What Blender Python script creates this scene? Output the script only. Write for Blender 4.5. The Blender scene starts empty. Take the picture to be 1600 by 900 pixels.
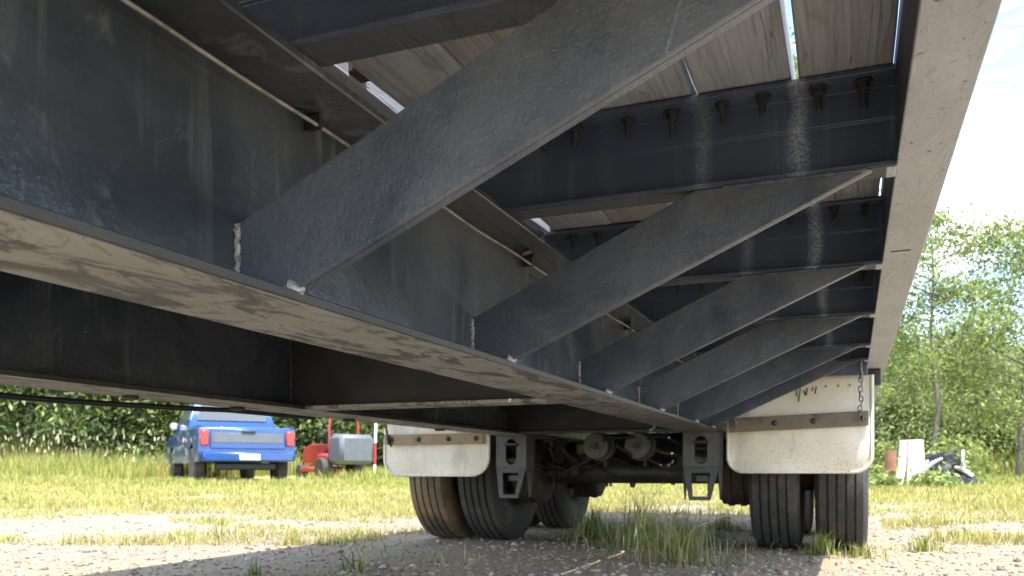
import bpy, bmesh, math, random
import numpy as np
from mathutils import Vector, Matrix
R = math.radians
rnd = random.Random(7)
sc = bpy.context.scene
col = sc.collection

# ------------------------------------------------------------------ camera
CAM_H = 0.40
YAW = R(21.76)
FPX = 1330.0            # focal length in pixels of a 1600 px wide frame
HOR = 738.0             # horizon row in a 900 px high frame
cd = bpy.data.cameras.new('camera'); cam = bpy.data.objects.new('camera', cd); col.objects.link(cam)
cam.location = (0, 0, CAM_H); cam.rotation_euler = (R(90), 0, YAW)
cd.sensor_width = 36; cd.lens = FPX / 1600 * 36; cd.shift_y = (HOR - 450) / 1600
cd.clip_start = 0.02; cd.clip_end = 1000
cd.dof.use_dof = True; cd.dof.focus_distance = 1.5; cd.dof.aperture_fstop = 9.0
sc.camera = cam

# ------------------------------------------------------------------ sky, sun, exposure
SUN_DIR = Vector((0.30, -0.30, 1.0)).normalized()      # towards the sun
elev = math.asin(SUN_DIR.z); azim = math.atan2(SUN_DIR.x, SUN_DIR.y)
w = bpy.data.worlds.new('World'); sc.world = w; w.use_nodes = True
nt = w.node_tree; nt.nodes.clear()
sky = nt.nodes.new('ShaderNodeTexSky'); sky.sky_type = 'NISHITA'; sky.sun_disc = False
sky.sun_elevation = elev; sky.sun_rotation = azim; sky.air_density = 1.0; sky.dust_density = 0.6
tc = nt.nodes.new('ShaderNodeTexCoord')
mp = nt.nodes.new('ShaderNodeMapping'); mp.inputs['Scale'].default_value = (1.6, 1.6, 4.5)
nz = nt.nodes.new('ShaderNodeTexNoise'); nz.inputs['Scale'].default_value = 1.5; nz.inputs['Detail'].default_value = 7; nz.inputs['Roughness'].default_value = .6
rp = nt.nodes.new('ShaderNodeValToRGB'); rp.color_ramp.elements[0].position = .50; rp.color_ramp.elements[1].position = .66
mx = nt.nodes.new('ShaderNodeMix'); mx.data_type = 'RGBA'; mx.inputs[7].default_value = (8.5, 8.8, 9.2, 1)
bg = nt.nodes.new('ShaderNodeBackground'); bg.inputs['Strength'].default_value = 0.12
wo = nt.nodes.new('ShaderNodeOutputWorld')
L = nt.links.new
L(tc.outputs['Generated'], mp.inputs['Vector']); L(mp.outputs[0], nz.inputs['Vector']); L(nz.outputs['Fac'], rp.inputs['Fac'])
L(rp.outputs['Color'], mx.inputs[0]); L(sky.outputs[0], mx.inputs[6]); L(mx.outputs[2], bg.inputs['Color']); L(bg.outputs[0], wo.inputs['Surface'])
sd = bpy.data.lights.new('sun', 'SUN'); sun = bpy.data.objects.new('sun', sd); col.objects.link(sun)
sd.energy = 2.3; sd.angle = R(0.53); sd.color = (1, .98, .955)
sun.rotation_euler = SUN_DIR.to_track_quat('Z', 'Y').to_euler(); sun.location = (0, 0, 30)
sc.view_settings.view_transform = 'Standard'; sc.view_settings.look = 'None'
sc.view_settings.exposure = 2.35; sc.view_settings.gamma = 1.0; sc.view_settings.use_curve_mapping = False
sc.render.engine = 'CYCLES'
sc.cycles.use_denoising = True
sc.cycles.max_bounces = 10; sc.cycles.diffuse_bounces = 6; sc.cycles.glossy_bounces = 4
sc.cycles.sample_clamp_indirect = 6.0; sc.cycles.use_light_tree = True

CA, SA = math.cos(YAW), math.sin(YAW)
def gz(x, y):
    d = math.hypot(x, y)
    t = max(0.0, min(d, 42.0) - 6.0)
    return 0.020 * t * t / (t + 3.0)
def at(px, depth):
    """ground point seen in column px at this depth along the lens axis"""
    u = (px - 800) / FPX
    x = depth * (-SA + u * CA); y = depth * (CA + u * SA)
    return x, y
def ground_at(px, py):
    lo, hi = .3, 200.
    v = (py - HOR) / FPX
    for _ in range(60):
        m = (lo + hi) / 2; x, y = at(px, m)
        if CAM_H - v * m > gz(x, y): lo = m
        else: hi = m
    x, y = at(px, lo); return x, y, gz(x, y)

# ------------------------------------------------------------------ materials
def mat(name):
    m = bpy.data.materials.new(name); m.use_nodes = True
    t = m.node_tree; b = t.nodes['Principled BSDF']
    return m, t, b
def N(t, typ, **kw):
    n = t.nodes.new('ShaderNode' + typ)
    for k, v in kw.items():
        if k in n.inputs.keys(): n.inputs[k].default_value = v
        else: setattr(n, k, v)
    return n
def ramp(t, fac, stops):
    r = N(t, 'ValToRGB'); cr = r.color_ramp
    while len(cr.elements) < len(stops): cr.elements.new(.5)
    for e, (p, c) in zip(cr.elements, stops):
        e.position = p; e.color = (c, c, c, 1) if isinstance(c, (int, float)) else (*c, 1)
    t.links.new(fac, r.inputs['Fac']); return r.outputs['Color']
def mixc(t, fac, a, b):
    m = N(t, 'Mix', data_type='RGBA')
    for s, i in ((a, 6), (b, 7)):
        if isinstance(s, tuple): m.inputs[i].default_value = (*s, 1)
        else: t.links.new(s, m.inputs[i])
    if isinstance(fac, (int, float)): m.inputs[0].default_value = fac
    else: t.links.new(fac, m.inputs[0])
    return m.outputs[2]
def coords(t, scale=(1, 1, 1), rot=(0, 0, 0), kind='Object'):
    c = N(t, 'TexCoord'); m = N(t, 'Mapping')
    m.inputs['Scale'].default_value = scale; m.inputs['Rotation'].default_value = rot
    t.links.new(c.outputs[kind], m.inputs['Vector']); return m.outputs[0]
def noise(t, vec, scale, detail=4, rough=.55, dist=0.):
    n = N(t, 'TexNoise', Scale=scale, Detail=detail, Roughness=rough, Distortion=dist)
    t.links.new(vec, n.inputs['Vector']); return n.outputs['Fac']
def bump(t, b, h, strength, dist, prev=None):
    n = N(t, 'Bump', Strength=strength, Distance=dist); t.links.new(h, n.inputs['Height'])
    if prev: t.links.new(prev, n.inputs['Normal'])
    t.links.new(n.outputs[0], b.inputs['Normal']); return n.outputs[0]

def paint(name, base, worn, wear_lo, wear_hi, rough, pit, scale=1.0, dust=(.16, .145, .12), dust_amt=.35, fleck=.25, fine=.4, runs=.5, rust=.35, glare=()):
    """old brushed-on paint over pitted steel: film of dirt, scuffs, water runs, rust spots, orange peel"""
    m, t, b = mat(name); v = coords(t)
    oi = N(t, 'ObjectInfo'); sh = N(t, 'VectorMath', operation='SCALE'); sh.inputs[0].default_value = (7, 13, 5); t.links.new(oi.outputs['Random'], sh.inputs['Scale'])
    def shifted(w_):
        a_ = N(t, 'VectorMath', operation='ADD'); t.links.new(w_, a_.inputs[0]); t.links.new(sh.outputs[0], a_.inputs[1]); return a_.outputs[0]
    v0 = v; v = shifted(v)
    n1 = noise(t, v, 2.6 * scale, 6, .62, .6); n2 = noise(t, v, 38 * scale, 5, .7); n3 = noise(t, v, 230 * scale, 3, .6)
    n4 = noise(t, v, 7 * scale, 8, .70, 1.8); n6 = noise(t, shifted(coords(t, (22, 22, 1.6))), 1.0, 5, .62, .4); n7 = noise(t, v, 15, 6, .72, .8)
    n8 = noise(t, shifted(coords(t, (1, 1, 1), (.3, .2, .6))), 4.2, 2)
    c = mixc(t, ramp(t, n1, [(.38, 0.), (.72, dust_amt)]), base, dust)
    msk = N(t, 'Math', operation='MULTIPLY'); t.links.new(ramp(t, n6, [(.54, 0.), (.70, 1.)]), msk.inputs[0]); t.links.new(ramp(t, n8, [(.44, 0.), (.60, runs)]), msk.inputs[1])
    c = mixc(t, msk.outputs[0], c, worn)
    c = mixc(t, ramp(t, n4, [(wear_lo, 0.), (wear_hi, .8)]), c, worn)
    c = mixc(t, ramp(t, n7, [(.66, 0.), (.74, rust)]), c, (.085, .055, .04))
    m2 = N(t, 'Math', operation='MULTIPLY'); t.links.new(ramp(t, n3, [(.62, 0.), (.70, fleck)]), m2.inputs[0]); t.links.new(ramp(t, n1, [(.40, .1), (.62, 1.)]), m2.inputs[1])
    c = mixc(t, m2.outputs[0], c, worn)
    for x0, amt, wd in glare:          # speckled glare below the deck joints, painted into the colour
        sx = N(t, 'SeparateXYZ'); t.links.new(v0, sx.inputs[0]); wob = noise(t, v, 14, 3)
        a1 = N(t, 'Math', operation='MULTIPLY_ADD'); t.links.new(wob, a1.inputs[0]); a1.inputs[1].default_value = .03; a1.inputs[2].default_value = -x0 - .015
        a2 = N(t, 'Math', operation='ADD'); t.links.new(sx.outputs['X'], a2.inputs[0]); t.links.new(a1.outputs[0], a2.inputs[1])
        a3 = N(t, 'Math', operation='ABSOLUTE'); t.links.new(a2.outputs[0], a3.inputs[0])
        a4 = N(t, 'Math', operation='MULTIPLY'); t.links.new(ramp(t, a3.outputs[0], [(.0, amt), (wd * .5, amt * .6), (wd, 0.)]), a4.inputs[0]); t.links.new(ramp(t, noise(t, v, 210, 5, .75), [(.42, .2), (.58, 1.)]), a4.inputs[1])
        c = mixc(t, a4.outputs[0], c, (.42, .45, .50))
    t.links.new(c, b.inputs['Base Color'])
    t.links.new(ramp(t, n1, [(.3, max(.05, rough - .10)), (.7, rough + .16)]), b.inputs['Roughness'])
    n5 = noise(t, v, 95 * scale, 4, .65)
    p = bump(t, b, n2, pit, .004); p = bump(t, b, n5, pit * .45, .0025, p); bump(t, b, n3, fine, .0022, p)
    return m
M = {}
M['black'] = paint('black_paint', (.052, .070, .115), (.22, .24, .28), .68, .84, .13, .14, dust=(.11, .135, .19), dust_amt=.35, fine=.45, runs=.25, rust=.15)
M['cm'] = paint('cross_member_paint', (.052, .070, .115), (.22, .24, .28), .68, .84, .13, .14, dust=(.11, .135, .19), dust_amt=.35, fine=.45, runs=.25, rust=.15, glare=((-.082, .75, .019), (-.240, .32, .020), (-.41, .06, .02)))
M['brace'] = paint('pitted_black_paint', (.040, .050, .072), (.24, .25, .28), .72, .90, .22, .55, 1.3, dust=(.15, .165, .195), dust_amt=.75, fleck=.55, fine=.5, runs=.10, rust=.3)
M['web'] = paint('smeared_black_paint', (.026, .033, .044), (.17, .18, .195), .60, .80, .20, .32, .8, dust=(.09, .102, .122), dust_amt=.8, fleck=.15, fine=.15, runs=.7, rust=.35)
M['dark'] = paint('dark_chassis_paint', (.009, .010, .013), (.05, .045, .04), .62, .8, .5, .4, runs=.3)
M['rail'] = paint('rail_paint', (.04, .045, .06), (.16, .15, .14), .62, .8, .4, .3)

def dusty(name, c0, c1, c2, lo=.50, darken=None):
    m, t, b = mat(name); v = coords(t, (1, .35, 1)); v2 = coords(t)
    n1 = noise(t, v, 13, 9, .72, 1.4); n2 = noise(t, v2, 90, 6, .7); n3 = noise(t, v2, 5, 3)
    c = mixc(t, ramp(t, n1, [(lo, 0.), (lo + .07, 1.)]), c0, c1)
    c = mixc(t, ramp(t, n2, [(.58, 0.), (.68, .7)]), c, c2)
    c = mixc(t, ramp(t, n3, [(.35, .0), (.7, .35)]), c, c2)
    n9 = noise(t, v2, 48, 4, .7, .5); c = mixc(t, ramp(t, n9, [(.63, 0.), (.68, .85)]), c, (.06, .055, .05))
    if darken:      # the colour turns darker along the beam, broken up by noise
        sy = N(t, 'SeparateXYZ'); t.links.new(v2, sy.inputs[0]); ad = N(t, 'Math', operation='MULTIPLY_ADD'); t.links.new(n3, ad.inputs[0]); ad.inputs[1].default_value = 1.6; t.links.new(sy.outputs['Y'], ad.inputs[2])
        mr_ = N(t, 'MapRange'); mr_.inputs[1].default_value = darken[0]; mr_.inputs[2].default_value = darken[1]; mr_.inputs[4].default_value = .8; t.links.new(ad.outputs[0], mr_.inputs[0]); c = mixc(t, mr_.outputs[0], c, (.055, .058, .062))
    t.links.new(c, b.inputs['Base Color']); b.inputs['Roughness'].default_value = .62
    p = bump(t, b, n1, .8, .008); bump(t, b, n2, .5, .002, p)
    return m
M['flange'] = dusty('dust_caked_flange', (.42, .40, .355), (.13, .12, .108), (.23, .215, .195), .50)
M['flange_darkening'] = dusty('dust_flange_darkening', (.40, .395, .375), (.11, .106, .10), (.21, .205, .195), .49, (2.3, 3.9))
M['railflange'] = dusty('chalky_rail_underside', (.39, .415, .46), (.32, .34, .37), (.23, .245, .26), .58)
M['cmflange'] = dusty('dull_flange_underside', (.050, .058, .074), (.036, .042, .052), (.09, .096, .108), .52)

m, t, b = mat('bare_weld'); M['weld'] = m
n = noise(t, coords(t), 160, 3); t.links.new(ramp(t, n, [(.35, (.10, .10, .10)), (.65, (.42, .41, .40))]), b.inputs['Base Color'])
b.inputs['Roughness'].default_value = .5; bump(t, b, n, .8, .003)
m, t, b = mat('pale_conduit'); M['conduit'] = m
n = noise(t, coords(t), 40, 4); t.links.new(ramp(t, n, [(.4, (.16, .165, .15)), (.6, (.30, .305, .28))]), b.inputs['Base Color']); b.inputs['Roughness'].default_value = .45
m, t, b = mat('rusty_bolt'); M['bolt'] = m
n = noise(t, coords(t), 120, 4); t.links.new(ramp(t, n, [(.4, (.022, .022, .025)), (.8, (.06, .048, .045))]), b.inputs['Base Color']); b.inputs['Roughness'].default_value = .6

def wood_mat(name, dark, mid, light, stain):
    m, t, b = mat(name)
    oi = N(t, 'ObjectInfo'); c = N(t, 'TexCoord'); add = N(t, 'VectorMath', operation='ADD')
    cmb = N(t, 'CombineXYZ')
    mul = N(t, 'Math', operation='MULTIPLY'); mul.inputs[1].default_value = 9.0
    t.links.new(oi.outputs['Random'], mul.inputs[0]); t.links.new(mul.outputs[0], cmb.inputs['X']); t.links.new(mul.outputs[0], cmb.inputs['Y'])
    t.links.new(c.outputs['Object'], add.inputs[0]); t.links.new(cmb.outputs[0], add.inputs[1])
    def mapd(s):
        q = N(t, 'Mapping'); q.inputs['Scale'].default_value = s; t.links.new(add.outputs[0], q.inputs['Vector']); return q.outputs[0]
    grain = noise(t, mapd((60, 1.6, 60)), 2.2, 8, .72, .7)
    crack = noise(t, mapd((34, 1.0, 34)), 1.0, 3, .55, .1)
    blot = noise(t, mapd((5, 3, 5)), 1.6, 4, .6, .4)
    cc = ramp(t, grain, [(.25, dark), (.5, mid), (.8, light)])
    cc = mixc(t, ramp(t, blot, [(.56, 0.), (.72, .85)]), cc, stain)
    ck = ramp(t, crack, [(.492, 0.), (.497, .7), (.499, .7), (.504, 0.)])
    sel = noise(t, mapd((9, 3, 9)), 1.0, 2); 
    mm = N(t, 'Math', operation='MULTIPLY'); t.links.new(ck, mm.inputs[0]); t.links.new(ramp(t, sel, [(.47, 0.), (.62, 1.)]), mm.inputs[1])
    cc = mixc(t, mm.outputs[0], cc, (.03, .026, .022))
    tw = ramp(t, oi.outputs['Random'], [(.0, (.62, .55, .48)), (.35, (.95, .95, .95)), (.7, (.80, .78, .76)), (1., (1.08, 1.08, 1.08))]); tm = N(t, 'Mix', data_type='RGBA', blend_type='MULTIPLY'); tm.inputs[0].default_value = 1; t.links.new(cc, tm.inputs[6]); t.links.new(tw, tm.inputs[7]); cc = tm.outputs[2]
    t.links.new(cc, b.inputs['Base Color']); b.inputs['Roughness'].default_value = .8
    p = bump(t, b, grain, .6, .004)
    inv = N(t, 'Math', operation='SUBTRACT'); inv.inputs[0].default_value = 1; t.links.new(mm.outputs[0], inv.inputs[1]); bump(t, b, inv.outputs[0], .7, .004, p)
    return m
M['wood'] = wood_mat('weathered_hardwood', (.20, .22, .25), (.37, .405, .46), (.52, .56, .62), (.21, .205, .20))
M['old_batten'] = wood_mat('stained_batten', (.10, .08, .055), (.19, .155, .105), (.30, .25, .175), (.07, .062, .05))
M['batten'] = wood_mat('pine_batten', (.24, .175, .10), (.36, .28, .175), (.47, .39, .26), (.13, .11, .085))

m, t, b = mat('white_rubber'); M['flap'] = m
v = coords(t); n1 = noise(t, v, 5, 5, .6); n2 = noise(t, coords(t, (1, 1, 3)), 30, 5, .7); n3 = noise(t, coords(t, (3, 1, 1)), 2.3, 3)
c = ramp(t, n1, [(.3, (.70, .63, .50)), (.7, (.82, .77, .67))]); c = mixc(t, ramp(t, n2, [(.55, 0.), (.8, .35)]), c, (.45, .38, .27)); c = mixc(t, ramp(t, n3, [(.56, 0.), (.74, .6)]), c, (.33, .30, .26))
n4 = noise(t, v, 130, 3, .6); sx = N(t, 'SeparateXYZ'); t.links.new(v, sx.inputs[0]); mz = N(t, 'MapRange'); mz.inputs[1].default_value = .72; mz.inputs[2].default_value = .40; t.links.new(sx.outputs['Z'], mz.inputs[0])
mu = N(t, 'Math', operation='MULTIPLY'); t.links.new(ramp(t, n4, [(.56, 0.), (.68, .8)]), mu.inputs[0]); t.links.new(mz.outputs[0], mu.inputs[1]); c = mixc(t, mu.outputs[0], c, (.34, .26, .17))
t.links.new(c, b.inputs['Base Color']); b.inputs['Roughness'].default_value = .5; bump(t, b, n1, .2, .01)
m, t, b = mat('ink'); M['ink'] = m; b.inputs['Base Color'].default_value = (.03, .025, .02, 1); b.inputs['Roughness'].default_value = .8

def rubber(name, base, brown, lo):
    m, t, b = mat(name); v = coords(t)
    n1 = noise(t, v, 6, 6, .65); n2 = noise(t, v, 90, 4, .6)
    c = mixc(t, ramp(t, n1, [(lo, 0.), (lo + .22, .9)]), base, brown); c = mixc(t, ramp(t, n2, [(.55, 0.), (.75, .5)]), c, (.17, .145, .12))
    t.links.new(c, b.inputs['Base Color']); b.inputs['Roughness'].default_value = .82; bump(t, b, n2, .35, .003); return m
M['tyre'] = rubber('worn_rubber', (.035, .033, .032), (.10, .08, .062), .48)
M['tyrebrown'] = rubber('clay_stained_rubber', (.07, .06, .05), (.24, .16, .08), .38)
m, t, b = mat('rusty_steel'); M['rust'] = m
n = noise(t, coords(t), 26, 6, .7); t.links.new(ramp(t, n, [(.3, (.025, .018, .014)), (.55, (.065, .040, .028)), (.8, (.14, .08, .055))]), b.inputs['Base Color']); b.inputs['Roughness'].default_value = .85; bump(t, b, n, .5, .004)
m, t, b = mat('grey_plate'); M['hanger'] = m
n = noise(t, coords(t), 30, 5, .65); t.links.new(ramp(t, n, [(.3, (.045, .046, .048)), (.7, (.085, .085, .085))]), b.inputs['Base Color']); b.inputs['Roughness'].default_value = .5; bump(t, b, n, .3, .003)
m, t, b = mat('zinc_chain'); M['zinc'] = m
n = noise(t, coords(t), 80, 3); t.links.new(ramp(t, n, [(.35, (.09, .075, .06)), (.7, (.26, .24, .21))]), b.inputs['Base Color']); b.inputs['Metallic'].default_value = .5; b.inputs['Roughness'].default_value = .55
m, t, b = mat('grey_cap'); M['cap'] = m
n = noise(t, coords(t), 40, 4); t.links.new(ramp(t, n, [(.35, (.07, .068, .064)), (.7, (.15, .145, .135))]), b.inputs['Base Color']); b.inputs['Roughness'].default_value = .55
m, t, b = mat('hose_rubber'); M['hose'] = m; b.inputs['Base Color'].default_value = (.012, .012, .012, 1); b.inputs['Roughness'].default_value = .5
def flat(name, c, rough=.5, metal=0., trans=0., coat=0., var=.12):
    m, t, b = mat(name); n = noise(t, coords(t), 7, 5, .6)
    lo = tuple(k * (1 - var) for k in c); hi = tuple(min(1, k * (1 + var)) for k in c)
    t.links.new(ramp(t, n, [(.3, lo), (.7, hi)]), b.inputs['Base Color'])
    b.inputs['Roughness'].default_value = rough; b.inputs['Metallic'].default_value = metal; b.inputs['Coat Weight'].default_value = coat
    M[name] = m; return m
flat('blue_car_paint', (.009, .06, .23), .3, .2, coat=.7); flat('tail_red', (.38, .02, .015), .2, coat=.5); flat('black_plastic', (.02, .02, .022), .55)
flat('glass_dark', (.07, .08, .09), .08, var=.02); flat('plate_white', (.75, .74, .70), .5); flat('chrome_grey', (.45, .45, .45), .3, .6)
flat('red_paint', (.40, .03, .025), .4, coat=.3); flat('grey_plastic', (.11, .12, .13), .5); flat('white_paint', (.78, .77, .74), .6, var=.06)
flat('rust_pipe', (.24, .11, .06), .85, var=.35); flat('tarp_black', (.016, .017, .02), .6); flat('pale_pvc', (.70, .70, .68), .5)

def vcol_mat(name, trans=.35, rough=.6):
    m = bpy.data.materials.new(name); m.use_nodes = True; t = m.node_tree; t.nodes.clear()
    a = N(t, 'VertexColor', layer_name='Col'); d = N(t, 'BsdfPrincipled', Roughness=rough); d.inputs['Specular IOR Level'].default_value = .3
    tr = N(t, 'BsdfTranslucent'); ms = N(t, 'MixShader'); ms.inputs[0].default_value = trans; o = N(t, 'OutputMaterial')
    g = N(t, 'Mix', data_type='RGBA', blend_type='MULTIPLY'); g.inputs[0].default_value = 1; g.inputs[7].default_value = (1.45, 1.35, .8, 1)
    t.links.new(a.outputs['Color'], d.inputs['Base Color']); t.links.new(a.outputs['Color'], g.inputs[6]); t.links.new(g.outputs[2], tr.inputs['Color'])
    t.links.new(d.outputs[0], ms.inputs[1]); t.links.new(tr.outputs[0], ms.inputs[2]); t.links.new(ms.outputs[0], o.inputs['Surface'])
    return m
M['grass'] = vcol_mat('grass_blade', .3); M['leaf'] = vcol_mat('leaf', .35, .5)
m, t, b = mat('pebble'); M['pebble'] = m
a = N(t, 'VertexColor', layer_name='Col'); t.links.new(a.outputs['Color'], b.inputs['Base Color']); b.inputs['Roughness'].default_value = .9
m, t, b = mat('bark'); M['bark'] = m
n = noise(t, coords(t, (6, 6, 1.2)), 6, 6, .7); t.links.new(ramp(t, n, [(.3, (.06, .05, .04)), (.7, (.20, .17, .14))]), b.inputs['Base Color']); b.inputs['Roughness'].default_value = .9; bump(t, b, n, .7, .03)

m, t, b = mat('gravelly_dirt'); M['ground'] = m
v = coords(t)
n1 = noise(t, v, .35, 5, .6); n2 = noise(t, v, 2.2, 6, .68, .4); n3 = noise(t, v, 45, 5, .75); n4 = noise(t, v, 140, 3, .7)
vo = N(t, 'TexVoronoi', Scale=55.0); t.links.new(v, vo.inputs['Vector'])
c = ramp(t, n2, [(.3, (.155, .105, .07)), (.5, (.24, .175, .12)), (.72, (.31, .235, .165))])
c = mixc(t, ramp(t, n3, [(.42, 0.), (.62, .7)]), c, (.31, .24, .17)); c = mixc(t, ramp(t, n4, [(.56, 0.), (.70, .75)]), c, (.10, .08, .06))
bw = N(t, 'RGBToBW'); t.links.new(vo.outputs['Color'], bw.inputs[0])
c = mixc(t, ramp(t, bw.outputs[0], [(.66, 0.), (.8, .6)]), c, (.33, .28, .22))
c = mixc(t, ramp(t, n1, [(.42, 0.), (.60, .6)]), c, (.33, .265, .14))
th = noise(t, coords(t, (1, 1, 1)), 5.5, 8, .8, 1.5); c = mixc(t, ramp(t, th, [(.5, 0.), (.62, .45)]), c, (.36, .28, .15))
geo = N(t, 'NewGeometry'); ln = N(t, 'VectorMath', operation='LENGTH'); t.links.new(geo.outputs['Position'], ln.inputs[0])
mr = N(t, 'MapRange'); mr.inputs[1].default_value = 9; mr.inputs[2].default_value = 17; t.links.new(ln.outputs['Value'], mr.inputs[0])
c = mixc(t, mr.outputs[0], c, mixc(t, ramp(t, n2, [(.4, 0.), (.6, 1.)]), (.20, .22, .06), (.38, .33, .13)))
t.links.new(c, b.inputs['Base Color']); b.inputs['Roughness'].default_value = .95
p = bump(t, b, n3, .8, .012); p = bump(t, b, vo.outputs['Distance'], .5, .01, p); bump(t, b, n4, .6, .004, p)

# ------------------------------------------------------------------ mesh helpers
class MB:
    def __init__(s): s.bm = bmesh.new()
    def box(s, x0, x1, y0, y1, z0, z1, rot=None, bev=0.):
        r = bmesh.ops.create_cube(s.bm, size=1)
        vs = r['verts']; c = Vector(((x0 + x1) / 2, (y0 + y1) / 2, (z0 + z1) / 2))
        for q in vs:
            p = Vector((q.co.x * (x1 - x0), q.co.y * (y1 - y0), q.co.z * (z1 - z0)))
            q.co = c + (rot @ p if rot else p)
        if bev:
            es = {e for q in vs for e in q.link_edges}
            bmesh.ops.bevel(s.bm, geom=list(es), offset=bev, segments=1, affect='EDGES')
        return s
    def prism(s, pts, f, h0, h1, bev=0.):
        """pts: 2D outline; f(a, b, h) -> 3D; swept from h0 to h1"""
        A = [s.bm.verts.new(f(a, c, h0)) for a, c in pts]; B = [s.bm.verts.new(f(a, c, h1)) for a, c in pts]
        n = len(pts); fs = [s.bm.faces.new(A), s.bm.faces.new(list(reversed(B)))]
        for i in range(n): fs.append(s.bm.faces.new((A[i], B[i], B[(i + 1) % n], A[(i + 1) % n])))
        if bev:
            bmesh.ops.bevel(s.bm, geom=list({e for g in fs for e in g.edges}), offset=bev, segments=1, affect='EDGES')
        return s
    def plate(s, outline, holes, f, h0, h1):
        es = []
        for loop in [outline] + holes:
            vs = [s.bm.verts.new(f(a, c, h0)) for a, c in loop]
            es += [s.bm.edges.new((vs[i], vs[(i + 1) % len(vs)])) for i in range(len(vs))]
        r = bmesh.ops.triangle_fill(s.bm, use_beauty=True, use_dissolve=False, edges=es)
        fs = [g for g in r['geom'] if isinstance(g, bmesh.types.BMFace)]
        e = bmesh.ops.extrude_face_region(s.bm, geom=fs)
        d = Vector(f(0, 0, h1)) - Vector(f(0, 0, h0))
        bmesh.ops.translate(s.bm, verts=[g for g in e['geom'] if isinstance(g, bmesh.types.BMVert)], vec=d)
        return s
    def tube(s, pts, rads, seg=10, cap=True):
        pts = [Vector(p) for p in pts]
        if isinstance(rads, (int, float)): rads = [rads] * len(pts)
        prev = None; u = None
        for i, p in enumerate(pts):
            d = (pts[min(i + 1, len(pts) - 1)] - pts[max(i - 1, 0)]).normalized()
            if u is None: u = d.orthogonal().normalized()
            else: u = (u - d * u.dot(d)).normalized()
            q = d.cross(u)
            ring = [s.bm.verts.new(p + (u * math.cos(a) + q * math.sin(a)) * rads[i]) for a in [2 * math.pi * k / seg for k in range(seg)]]
            if prev:
                for k in range(seg): s.bm.faces.new((prev[k], prev[(k + 1) % seg], ring[(k + 1) % seg], ring[k]))
            elif cap: s.bm.faces.new(list(reversed(ring)))
            prev = ring
        if cap: s.bm.faces.new(prev)
        return s
    def lathe(s, prof, f, seg=32, closed=False):
        """prof: (along, radius); f(along, r, angle) -> 3D"""
        prev = None; first = None
        for a, r in prof:
            ring = [s.bm.verts.new(f(a, r, 2 * math.pi * k / seg)) for k in range(seg)]
            if prev:
                for k in range(seg): s.bm.faces.new((prev[k], prev[(k + 1) % seg], ring[(k + 1) % seg], ring[k]))
            else: first = ring
            prev = ring
        if closed:
            for k in range(seg): s.bm.faces.new((prev[k], prev[(k + 1) % seg], first[(k + 1) % seg], first[k]))
        else:
            if prof[0][1] > 1e-4: s.bm.faces.new(list(reversed(first)))
            if prof[-1][1] > 1e-4: s.bm.faces.new(prev)
        return s
    def mesh(s, name, material, smooth=None):
        bmesh.ops.recalc_face_normals(s.bm, faces=s.bm.faces[:])
        me = bpy.data.meshes.new(name); s.bm.to_mesh(me); s.bm.free()
        for mm in (material if isinstance(material, (list, tuple)) else [material]): me.materials.append(mm)
        if smooth is not None:
            me.polygons.foreach_set('use_smooth', [True] * len(me.polygons)); me.set_sharp_from_angle(angle=R(smooth))
        return me
    def build(s, name, material, parent=None, smooth=None):
        return link(name, s.mesh(name, material, smooth), parent)
def link(name, me, parent=None, loc=None):
    o = bpy.data.objects.new(name, me); col.objects.link(o)
    if parent is not None:
        o.parent = parent
        if parent.type == 'EMPTY': o.matrix_parent_inverse = parent['_inv'] and Matrix.Translation(-parent.location) if not parent.get('_rz') else Matrix.Identity(4)
    if loc is not None: o.location = loc
    return o
def tag(o, label, cat, group=None, kind=None):
    o['label'] = label; o['category'] = cat
    if group: o['group'] = group
    if kind: o['kind'] = kind
    return o
def thing(name, loc, label, cat, group=None, local=False, rz=0.):
    """an Empty at the base; local=True: its parts are built round the origin"""
    o = bpy.data.objects.new(name, None); col.objects.link(o); o.location = loc; o.rotation_euler = (0, 0, rz)
    o.empty_display_size = .2; o['_inv'] = 1; o['_rz'] = 1 if local else 0
    return tag(o, label, cat, group)
XZ = lambda a, c, h: (a, h, c)      # outline in X/Z, swept along Y
YZ = lambda a, c, h: (h, a, c)      # outline in Y/Z, swept along X
XY = lambda a, c, h: (a, c, h)

def np_mesh(name, verts, polys_flat, sizes, material, colors=None, smooth=False):
    me = bpy.data.meshes.new(name)
    verts = np.asarray(verts, np.float32); polys_flat = np.asarray(polys_flat, np.int32); sizes = np.asarray(sizes, np.int32)
    me.vertices.add(len(verts)); me.vertices.foreach_set('co', verts.ravel())
    me.loops.add(len(polys_flat)); me.loops.foreach_set('vertex_index', polys_flat)
    me.polygons.add(len(sizes)); st = np.zeros(len(sizes), np.int32); st[1:] = np.cumsum(sizes)[:-1]
    me.polygons.foreach_set('loop_start', st)
    try: me.polygons.foreach_set('loop_total', sizes)
    except Exception: pass
    if smooth: me.polygons.foreach_set('use_smooth', np.ones(len(sizes), bool))
    me.update(calc_edges=True)
    if colors is not None:
        at_ = me.color_attributes.new('Col', 'FLOAT_COLOR', 'POINT')
        at_.data.foreach_set('color', np.concatenate([colors, np.ones((len(colors), 1))], 1).astype(np.float32).ravel())
    me.materials.append(material); return me

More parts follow.
